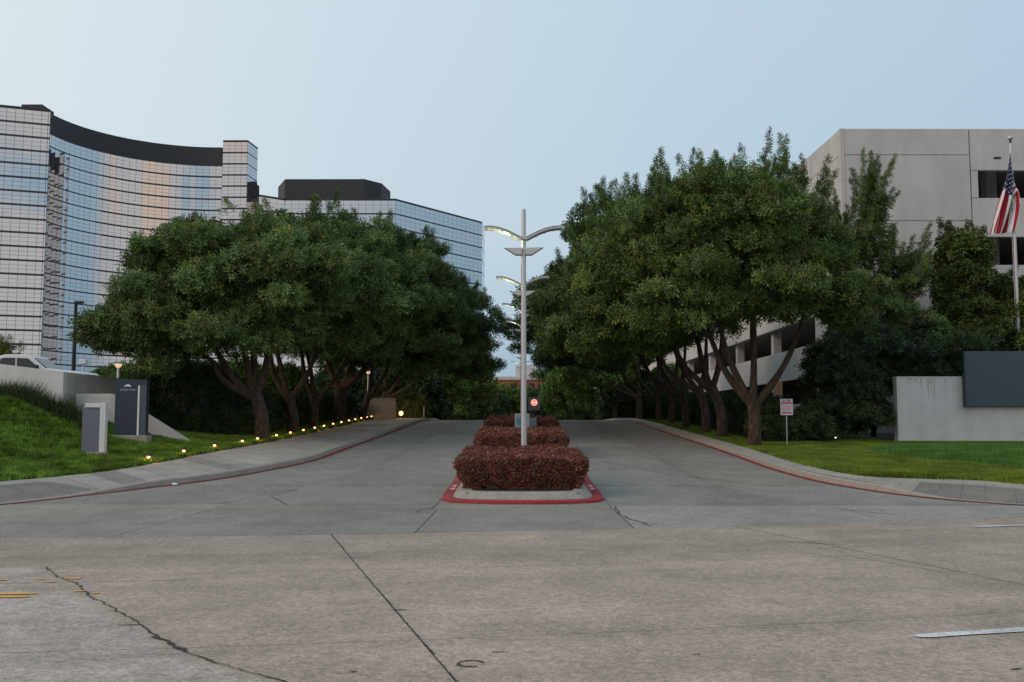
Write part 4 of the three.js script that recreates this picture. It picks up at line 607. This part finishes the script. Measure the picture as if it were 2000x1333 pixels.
// flagpole and flag
{ const px = 22.42, pd = 44.2, t = thing('flagpole', 'tapered silver flagpole with a ball on top, far right', 'flagpole', null, px, RH(22, 41.5), pd), hb = RH(22, 41.5);
  part('shaft', cyl(0.1, 0.055, 14.4 - hb, 0, 0, 0, 18), M.poleGrey, t); part('ball', new THREE.SphereGeometry(0.13, 18, 14).scale(1, 0.85, 1).translate(0, 14.62 - hb, 0), M.poleGrey, t); part('truck_cap', cyl(0.06, 0.045, 0.14, 0, 14.38 - hb, 0), M.darkmetal, t); part('base_collar', cyl(0.2, 0.14, 0.25, 0, 0, 0, 18), M.poleGrey, t);
  part('halyard', cyl(0.008, 0.008, 12.4 - hb, -0.12, 1.4, 0.02, 6), M.paintWhite, t);
  const c = document.createElement('canvas'); c.width = 1024; c.height = 540; const x = c.getContext('2d');
  for (let k = 0; k < 13; k++) { x.fillStyle = k % 2 ? '#dcdcdf' : '#a3182f'; x.fillRect(0, k * 540 / 13, 1024, 540 / 13 + 1); }
  x.fillStyle = '#20264f'; x.fillRect(0, 0, 410, 540 * 7 / 13); x.fillStyle = '#e6e6ea';
  for (let r = 0; r < 9; r++) for (let k = 0; k < (r % 2 ? 5 : 6); k++) { const cx = 34 + (r % 2 ? 34 : 0) + k * 68, cy = 29 + r * 29; x.beginPath(); for (let p = 0; p < 10; p++) { const a = -Math.PI / 2 + p * Math.PI / 5, q = p % 2 ? 6 : 15; x[p ? 'lineTo' : 'moveTo'](cx + q * Math.cos(a), cy + q * Math.sin(a)); } x.closePath(); x.fill(); }
  const tex = new THREE.CanvasTexture(c); tex.colorSpace = THREE.SRGBColorSpace; tex.anisotropy = 8;
  const f = thing('flag', 'striped red and white flag with a starred blue corner, hanging limp from the pole', 'flag', null, px, 0, pd); const nu = 70, nv = 60, pos = [], uv = [], idx = [];
  for (let j = 0; j <= nv; j++) for (let i = 0; i <= nu; i++) { const u = i / nu, v = j / nv, top = 13.95;
    const w = Math.pow(u, 0.55), hx = -0.06 - 1.08 * u, hy = -3.75 * u - 0.15 * Math.sin(u * 3);
    const vx = mix(0.06, 1.05, w) * (v - 0.12 * Math.sin(v * 6.3)), vy = mix(-2.2, 0.28, w) * v + 0.5 * w * v * (1 - v) * -1.2;
    const fold = Math.sin(v * 15 + u * 2.5) * 0.16 * Math.min(1, u * 2.2) + Math.sin(v * 6 + 1) * 0.12 * u;
    pos.push(hx + vx + 0.09 * Math.sin(v * 15 + 1.3) * Math.min(1, u * 2), top + hy + vy, 0.02 + fold + 0.07); uv.push(u, 1 - v); }
  for (let j = 0; j < nv; j++) for (let i = 0; i < nu; i++) { const a = j * (nu + 1) + i, b = a + 1, e = a + nu + 1; idx.push(a, e, e + 1, a, e + 1, b); }
  const g = new THREE.BufferGeometry(); g.setAttribute('position', new THREE.Float32BufferAttribute(pos, 3)); g.setAttribute('uv', new THREE.Float32BufferAttribute(uv, 2)); g.setIndex(idx); g.computeVertexNormals();
  part('cloth', g, new THREE.MeshStandardMaterial({ map: tex, side: THREE.DoubleSide, roughness: 0.85 }), f);
}
// ------------------------------------------------------------------ left bank: walls, terrace, pickup, signs
const terrace = structure('parking_terrace'); part('paving', grid(6, 20, (u, v) => [mix(-220, -16.3, u), 2.4 + 0.03 * (Math.min(60, mix(34.9, 230, v)) - 34.9), mix(34.9, 230, v)], 0.25), std([0.22, 0.215, 0.205], { map: concTex }), terrace).userData.kind = 'structure';
{ const t = thing('retaining_wall', 'pale concrete retaining wall below the white pickup, turning back at its corner', 'wall', null, -16.1, 1.0, 34.5);
  const s = new THREE.Shape(); s.moveTo(-16, 0); s.lineTo(0, 0); s.lineTo(0, 2.42); s.lineTo(-2.4, 2.72); s.lineTo(-16, 4.2); s.closePath();
  part('front_wall', metric(new THREE.ExtrudeGeometry(s, { depth: 0.3, bevelEnabled: false }).translate(0, 0, -0.3)), M.wall, t);
  part('return_wall', metric(box(0.3, 2.42, 26, -0.15, 1.21, -13.31)), M.precast, t);
  const w = thing('low_wall', 'low white wall stepping down the bank behind the dark blue sign', 'wall', null, -16.0, 0.55, 34.9), q = new THREE.Shape(); q.moveTo(0.2, 0); q.lineTo(4.4, 0); q.lineTo(4.4, 0.36); q.lineTo(1.72, 2.0); q.lineTo(1.42, 2.1); q.lineTo(0.2, 2.1); q.closePath();
  part('wall', metric(new THREE.ExtrudeGeometry(q, { depth: 0.25, bevelEnabled: true, bevelSize: 0.012, bevelThickness: 0.012, bevelSegments: 1 }).translate(0, 0, -0.25)), std([0.62, 0.62, 0.61], { map: stuccoTex }), w);
}
{ // white crew-cab pickup, side on, nose to the right
  const t = thing('pickup_truck', 'white crew-cab pickup parked behind the retaining wall', 'pickup truck', null, -24.3, 2.79, 48); t.scale.setScalar(1.1);
  const ex = (pts, depth, z, mat, name, bev = 0.03) => { const s = new THREE.Shape(); pts.forEach(([x, y], i) => i ? s.lineTo(x, y) : s.moveTo(x, y)); return part(name, new THREE.ExtrudeGeometry(s, { depth, bevelEnabled: bev > 0, bevelSize: bev, bevelThickness: bev, bevelSegments: 2 }).translate(0, 0, z), mat, t); };
  ex([[-3.0, 0.45], [2.9, 0.45], [2.95, 0.62], [2.93, 0.98], [2.82, 1.13], [1.45, 1.27], [1.2, 1.25], [-0.85, 1.22], [-3.0, 1.22]], 1.72, -0.86, M.carWhite, 'body', 0.06);
  ex([[-0.95, 1.24], [1.32, 1.26], [0.62, 1.82], [0.3, 1.9], [-0.55, 1.9], [-0.78, 1.84]], 1.46, -0.73, M.carWhite, 'cab', 0.05);
  const side = z => { ex([[0.02, 1.34], [1.02, 1.35], [0.5, 1.77], [0.02, 1.8]], 0.012, z, M.carGlass, 'side_window', 0); ex([[-0.76, 1.34], [-0.06, 1.34], [-0.06, 1.8], [-0.58, 1.8], [-0.72, 1.74]], 0.012, z, M.carGlass, 'side_window', 0); };
  side(0.785); side(-0.797);
  { const g = new THREE.PlaneGeometry(1.36, 0.8); g.rotateY(Math.PI / 2); g.rotateZ(0.9); g.translate(1.03, 1.58, 0); part('windscreen', g, M.carGlass, t); }
  for (const z of [-0.98, 0.98]) { part('door_mirror', rbox(0.16, 0.2, 0.14, 0.03, 0.98, 1.38, z), M.dark, t); const l = part('headlight', rbox(0.2, 0.24, 0.3, 0.04, 2.88, 0.98, z * 0.75), M.chrome, t); }
  part('grille', rbox(0.08, 0.42, 1.1, 0.02, 2.99, 0.88, 0), M.dark, t); part('bumper', rbox(0.2, 0.22, 1.86, 0.04, 2.98, 0.5, 0), M.chrome, t);
  for (const x of [-1.85, 1.95]) for (const z of [-0.82, 0.82]) { const w = part('wheel', new THREE.TorusGeometry(0.29, 0.11, 10, 26).translate(x, 0.4, z), M.dark, t); part('rim', new THREE.CylinderGeometry(0.24, 0.24, 0.16, 18).rotateX(Math.PI / 2).translate(x, 0.4, z), M.chrome, w); }
  for (const z of [-0.86, 0.8]) part('door_handle', box(0.16, 0.03, 0.03, -0.1, 1.12, z + 0.04 + (z > 0 ? 0.06 : -0.1)), M.dark, t);
  ex([[-2.95, 1.22], [-1.05, 1.22], [-1.05, 1.26], [-2.95, 1.26]], 1.7, -0.85, M.dark, 'bed_rail', 0);
}
{ // dark blue identity sign
  const t = thing('entrance_sign', 'tall dark blue slab sign with white emblem and lettering on the bank', 'sign', null, -13.05, lawnL(-13.05, 33) - 0.06, 33);
  part('plinth', rbox(1.2, 0.26, 0.42, 0.02, 0.02, 0.13, 0), M.kerb, t); part('slab', rbox(1.06, 1.86, 0.26, 0.012, 0, 1.19, 0), M.navy, t);
  const c = document.createElement('canvas'); c.width = 512; c.height = 256; const x = c.getContext('2d'); x.fillStyle = '#2a394a'; x.fillRect(0, 0, 512, 256);
  x.fillStyle = '#d8dde3'; x.beginPath(); x.moveTo(130, 96); x.quadraticCurveTo(190, 30, 280, 34); x.quadraticCurveTo(300, 60, 330, 70); x.quadraticCurveTo(352, 92, 330, 104); x.quadraticCurveTo(280, 96, 250, 104); x.lineTo(236, 86); x.quadraticCurveTo(190, 92, 150, 110); x.closePath(); x.fill(); x.fillStyle = '#b0443f'; x.beginPath(); x.moveTo(118, 104); x.quadraticCurveTo(150, 70, 190, 58); x.lineTo(160, 96); x.closePath(); x.fill();
  x.fillStyle = '#cdd4dc'; x.font = '62px serif'; x.textAlign = 'center'; x.fillText('Lincoln Centre', 256, 205, 440);
  const tex = new THREE.CanvasTexture(c); tex.colorSpace = THREE.SRGBColorSpace; const g = new THREE.PlaneGeometry(0.62, 0.31).translate(-0.1, 1.85, 0.133); part('emblem', g, new THREE.MeshStandardMaterial({ map: tex, roughness: 0.45 }), t);
  part('light_strip', rbox(0.065, 1.66, 0.05, 0.01, 0.275, 1.09, 0.13), M.paintWhite, t); part('end_panel', rbox(0.22, 1.66, 0.05, 0.01, 0.42, 1.09, 0.112), std([0.06, 0.085, 0.115], { roughness: 0.5 }), t);
  const s = thing('directory_sign', 'small grey slab sign with white trim, lower on the bank', 'sign', null, -12.55, lawnL(-12.55, 29) - 0.09, 29, 0.12);
  part('plinth', rbox(0.62, 0.2, 0.34, 0.02, 0.06, 0.1, 0), M.kerb, s); part('slab', rbox(0.5, 1.3, 0.2, 0.01, -0.08, 0.85, 0), M.slate, s); part('trim', rbox(0.16, 1.44, 0.24, 0.01, 0.25, 0.92, 0.01), M.paintWhite, s); part('top_trim', rbox(0.42, 0.13, 0.24, 0.01, -0.04, 1.566, 0.012), M.paintWhite, s);
}
// ------------------------------------------------------------------ lamps
const bulbGeo = new THREE.SphereGeometry(0.05, 12, 8).scale(1, 0.72, 1), domeGeo = new THREE.SphereGeometry(0.085, 14, 8, 0, Math.PI * 2, 0, Math.PI / 2), stemGeo = cyl(0.018, 0.018, 0.22, 0, -0.02, 0, 8);
const pathD = [28.3, 30.6, 33, 35.4, 37.0, 39.4, 41.6, 44, 46.4, 48.6, 51, 53.4, 55.8, 58, 60.2, 62.4, 64.4, 66.2];
const ordinal = ['first', 'second', 'third', 'fourth', 'fifth', 'sixth', 'seventh', 'eighth', 'ninth', 'tenth', 'eleventh', 'twelfth', 'thirteenth', 'fourteenth', 'fifteenth', 'sixteenth', 'seventeenth', 'last'];
pathD.forEach((d, i) => { const x = atD(edgeL, d) - 0.13, t = thing('path_light', i === 0 ? 'low glowing path light nearest the grey sign, at the grass edge' : i === 17 ? 'last low glowing path light of the row, by the beige wall' : `${ordinal[i]} low glowing path light along the sidewalk, counted from the signs`, 'path light', 'path lights along the left sidewalk', x, lawnL(x, d) - 0.01, d);
  part('stem', stemGeo, M.darkmetal, t); part('hood', domeGeo.clone().translate(0, 0.215, 0), M.darkmetal, t); part('bulb', bulbGeo.clone().translate(0.01, 0.185, 0.045), M.bulb, t); addLight(t, 0.01, 0.185, 0.045, 0.3); });
{ const t = thing('globe_light', 'round globe light on a short stand at the end of the sidewalk', 'lamp', null, -8.05, zRoad(66.5) + 0.15, 66.5); part('stand', cyl(0.09, 0.05, 0.22, 0, 0, 0), M.darkmetal, t); part('globe', new THREE.SphereGeometry(0.15, 16, 12).translate(0, 0.36, 0), M.bulb, t); addLight(t, 0, 0.36, 0, 1.2, 8); }
for (const [x, d, h, base, label] of [[-18.9, 46, 4.25, 2.4, 'post lamp with a lit head left of the dark blue sign'], [-16.9, 50, 4.5, 2.4, 'post lamp with a lit head left of the front oak trunk'], [-13.65, 54, 4.55, 1.5, 'post lamp on a pale post right of the front oak trunk'], [-10.3, 66.5, 5.0, 1.95, 'post lamp among the far trunks of the left row'], [-15.5, 56, 4.5, 1.5, 'post lamp half hidden behind the front oak trunk']]) {
  const t = thing('post_lamp', label, 'post lamp', 'post lamps on the terrace', x, base, d), H = h - base; part('post', cyl(0.06, 0.05, H, 0, 0, 0, 10), M.paintWhite, t); part('head', new THREE.CylinderGeometry(0.18, 0.08, 0.14, 16).translate(0, H + 0.05, 0), M.postGlow, t); part('cap', new THREE.CylinderGeometry(0.08, 0.21, 0.06, 16).translate(0, H + 0.15, 0), M.paintWhite, t); addLight(t, 0, H + 0.05, 0, 0.6); }
{ const t = thing('parking_lot_light', 'black parking-lot light pole with a box head beside the curved tower', 'light pole', null, -27.4, 2.4, 60); part('pole', cyl(0.14, 0.1, 6.7, 0, 0, 0, 10), M.darkmetal, t); part('head', rbox(0.55, 0.14, 0.3, 0.03, 0.2, 6.66, 0), M.darkmetal, t);
  const s = thing('stand_pipe', 'thin dark hooked pipe rising beyond the retaining wall', 'pipe', null, -19.3, 2.7, 45); part('pipe', limb([new THREE.Vector3(0, 0, 0), new THREE.Vector3(0, 1.2, 0), new THREE.Vector3(-0.02, 1.38, 0), new THREE.Vector3(-0.14, 1.4, 0)], 0.03, 0.025, 8), M.dark, s);
  const w = thing('floodlight', 'white floodlight on a short pale post behind the pickup', 'floodlight', null, -23.4, 2.9, 52.4); part('post', cyl(0.05, 0.05, 1.9, 0, 0, 0, 8), M.paintWhite, w); part('head', rbox(0.42, 0.26, 0.3, 0.04, -0.02, 2.0, 0), M.paintWhite, w); }
// median lamp posts: mast, two curved louvred wings, two wedge lights
function mastLamp(label, d) {
  const t = thing('street_lamp', label, 'street lamp', 'winged lamp posts on the median', 0.1, soilH(d) - 0.03, d);
  part('mast', cyl(0.075, 0.06, 7.05, 0, 0, 0, 16), M.poleGrey, t); part('mast_tip', new THREE.SphereGeometry(0.06, 12, 8, 0, 6.3, 0, 1.6).translate(0, 7.05, 0), M.poleGrey, t); part('base_flange', cyl(0.16, 0.14, 0.12, 0, 0, 0, 16), M.poleGrey, t);
  part('hub', rbox(0.18, 0.13, 0.17, 0.03, 0, 6.28, 0), M.poleGrey, t);
  for (const s of [-1, 1]) {
    const curve = k => [s * (0.07 + 1.0 * k), 6.26 + 0.31 * Math.sin(k * 1.75)];
    const strip = (w, th, dy, z, k0, k1) => { const g = []; const n = 14; for (let i = 0; i < n; i++) { const a = mix(k0, k1, i / n), b = mix(k0, k1, (i + 1) / n), p = curve(a), q = curve(b), L = Math.hypot(q[0] - p[0], q[1] - p[1]) + 0.006, m = box(L, th, w); m.rotateZ(Math.atan2(q[1] - p[1], q[0] - p[0])); m.translate((p[0] + q[0]) / 2, (p[1] + q[1]) / 2 + dy, z); g.push(m); } return merge(g); };
    const wing = part('wing', strip(0.36, 0.024, 0.02, 0, 0, 1), M.poleGrey, t);
    part('rail', strip(0.03, 0.06, -0.012, 0.165, 0, 1), M.poleGrey, wing); part('rail', strip(0.03, 0.06, -0.012, -0.165, 0, 1), M.poleGrey, wing);
    part('lamp_strip', strip(0.26, 0.02, -0.012, 0, 0.08, 0.92), s < 0 ? M.lampYellow : M.poleGrey, wing);
    for (const k of [0.28, 0.52, 0.76]) { const p = curve(k); part('louvre', box(0.02, 0.08, 0.3, p[0], p[1] - 0.03, 0), M.poleGrey, wing); }
    const w = new THREE.Shape(); w.moveTo(0, 0); w.lineTo(0.16, 0); w.lineTo(0.46, 0.19); w.lineTo(0, 0.17); w.closePath();
    const g = new THREE.ExtrudeGeometry(w, { depth: 0.2, bevelEnabled: true, bevelSize: 0.01, bevelThickness: 0.01, bevelSegments: 1 }).translate(0.06, 5.82, -0.1); if (s < 0) g.rotateY(Math.PI); part('wedge_light', g, M.poleGrey, t);
    part('wedge_arm', box(0.12, 0.05, 0.06, s * 0.1, 5.9, 0), M.poleGrey, t);
  }
  const l = new THREE.PointLight(0xf2f5b8, 1.2); l.position.set(-0.55, 6.3, 0); l.castShadow = true; t.add(l);
}
['nearest winged lamp post, right behind the first purple hedge', 'second winged lamp post on the median', 'third winged lamp post on the median', 'fourth winged lamp post on the median', 'fifth winged lamp post on the median', 'sixth winged lamp post, beyond the crest', 'farthest winged lamp post on the median'].forEach((label, i) => mastLamp(label, 26.6 + 13.15 * i));
// ------------------------------------------------------------------ small things on the median and lawn
{ const t = thing('entry_kiosk', 'small grey entry kiosk with a teal diamond on the median', 'kiosk', null, 0.08, soilH(41.4) - 0.03, 41.4);
  part('cabinet', rbox(0.62, 0.98, 0.5, 0.02, 0, 0.49, 0), std([0.42, 0.43, 0.43], { roughness: 0.6 }), t); part('side_cabinet', rbox(0.3, 0.8, 0.42, 0.02, 0.46, 0.4, 0.02), M.slate, t);
  const c = document.createElement('canvas'); c.width = c.height = 128; const x = c.getContext('2d'); x.fillStyle = '#9aa5a8'; x.fillRect(0, 0, 128, 128); x.fillStyle = '#3f9aa3'; x.beginPath(); x.moveTo(64, 6); x.lineTo(122, 64); x.lineTo(64, 122); x.lineTo(6, 64); x.closePath(); x.fill(); x.fillStyle = '#dff2f2'; x.beginPath(); x.moveTo(82, 24); x.lineTo(96, 44); x.lineTo(88, 44); x.lineTo(88, 60); x.lineTo(76, 60); x.lineTo(76, 44); x.lineTo(68, 44); x.fill(); x.beginPath(); x.moveTo(82, 106); x.lineTo(96, 86); x.lineTo(88, 86); x.lineTo(88, 70); x.lineTo(76, 70); x.lineTo(76, 86); x.lineTo(68, 86); x.fill();
  const tex = new THREE.CanvasTexture(c); tex.colorSpace = THREE.SRGBColorSpace; part('diamond_sign', new THREE.PlaneGeometry(0.36, 0.44).translate(-0.07, 0.64, 0.253), new THREE.MeshStandardMaterial({ map: tex, roughness: 0.5 }), t); part('push_button', new THREE.CylinderGeometry(0.03, 0.03, 0.03, 12).rotateX(Math.PI / 2).translate(0.2, 0.55, 0.26), M.paintWhite, t);
  const s = thing('lane_signal', 'grey signal box with a lit red no-entry disc on the median', 'signal', null, 0.78, soilH(55) - 0.03, 55);
  part('post', cyl(0.06, 0.06, 0.8, 0, 0, 0), M.darkmetal, s); part('housing', rbox(0.66, 0.74, 0.3, 0.02, 0, 1.12, 0), std([0.13, 0.15, 0.18], { roughness: 0.5 }), s); part('lit_ring', new THREE.TorusGeometry(0.15, 0.03, 8, 28).translate(0, 1.2, 0.165), glowMat(1, 0.5, 0.42, 0.95), s); part('lit_disc', new THREE.CylinderGeometry(0.15, 0.15, 0.02, 26).rotateX(Math.PI / 2).translate(0, 1.2, 0.158), M.redGlow, s); part('lit_bar', box(0.2, 0.07, 0.02, 0, 1.2, 0.172), glowMat(1, 0.75, 0.45, 1), s);
  const gl = new THREE.PointLight(0xff5030, 0.12); gl.position.set(0, 1.2, 0.3); gl.castShadow = true; s.add(gl);
  const r = thing('parking_notice', 'small red and white notice on a thin post at the back of the lawn', 'sign', null, 10.25, RH(10.25, 38) - 0.01, 38);
  part('post', cyl(0.022, 0.022, 1.8, 0, -0.1, -0.03, 8), M.poleGrey, r);
  const c2 = document.createElement('canvas'); c2.width = 192; c2.height = 256; const y = c2.getContext('2d'); y.fillStyle = '#dcd6da'; y.fillRect(0, 0, 192, 256); y.fillStyle = '#4a3a44'; y.fillRect(38, 14, 42, 14); y.fillRect(104, 12, 50, 18); y.fillStyle = '#c23356'; y.fillRect(14, 44, 164, 34); y.fillStyle = '#dcd6da'; for (let k = 0; k < 8; k++) y.fillRect(28 + k * 18, 50, 5, 22); y.fillStyle = '#d2849a'; for (let k = 0; k < 6; k++) for (let q = 0; q < 10; q++) y.fillRect(20 + q * 15.5, 92 + k * 18, 11, 9); y.fillStyle = '#c8486a'; y.fillRect(14, 210, 164, 22);
  const tex2 = new THREE.CanvasTexture(c2); tex2.colorSpace = THREE.SRGBColorSpace; part('plate_back', box(0.48, 0.62, 0.012, 0, 1.5, 0.004), M.poleGrey, r); part('plate', new THREE.PlaneGeometry(0.48, 0.62).translate(0, 1.5, 0.013), new THREE.MeshStandardMaterial({ map: tex2, roughness: 0.5 }), r);
  const b = thing('beige_wall', 'short beige stucco wall at the far end of the left sidewalk', 'wall', null, -9.2, zRoad(65) + 0.05, 65.2); part('wall', rbox(1.9, 1.45, 0.3, 0.02, 0, 0.72, 0), M.beige, b); part('coping', rbox(1.96, 0.06, 0.36, 0.02, 0, 1.46, 0), M.beige, b);
  const p = thing('handrail', 'pale metal handrail end at the crest beside the bright bush', 'handrail', null, -6.75, zRoad(69) + 0.1, 69); part('post', cyl(0.05, 0.05, 0.85, 0, 0, 0, 8), M.poleGrey, p); part('rail', limb([new THREE.Vector3(0, 0.85, 0), new THREE.Vector3(-0.5, 1.15, -0.3), new THREE.Vector3(-1, 1.4, -0.6)], 0.03, 0.03, 8), M.poleGrey, p);
  const u = thing('ground_spotlight', 'tiny uplight at the foot of the shrubs, right of the notice', 'spotlight', null, 13.05, RH(13, 41), 41); part('can', new THREE.CylinderGeometry(0.06, 0.05, 0.14, 12).translate(0, 0.07, 0), M.darkmetal, u); part('lens', new THREE.SphereGeometry(0.045, 10, 8).translate(0, 0.15, 0.02), glowMat(0.9, 0.95, 0.6, 1.5), u);
  const l = thing('paper_scrap', 'white scrap of paper lying by the left kerb', 'litter', null, -8.35, zRoad(23.9), 23.9); part('scrap', new THREE.IcosahedronGeometry(0.06, 1).scale(1.3, 0.6, 0.9).translate(0, 0.035, 0), M.paintWhite, l);
  const l2 = thing('paper_scrap', 'white scrap of paper on the grass near the first path light', 'litter', null, -10.75, lawnL(-10.75, 28.9) + 0.05, 28.9); part('scrap', new THREE.IcosahedronGeometry(0.05, 1).scale(1.5, 0.4, 0.8).translate(0, 0.02, 0), M.paintWhite, l2);
}
renderer.render(scene, camera);
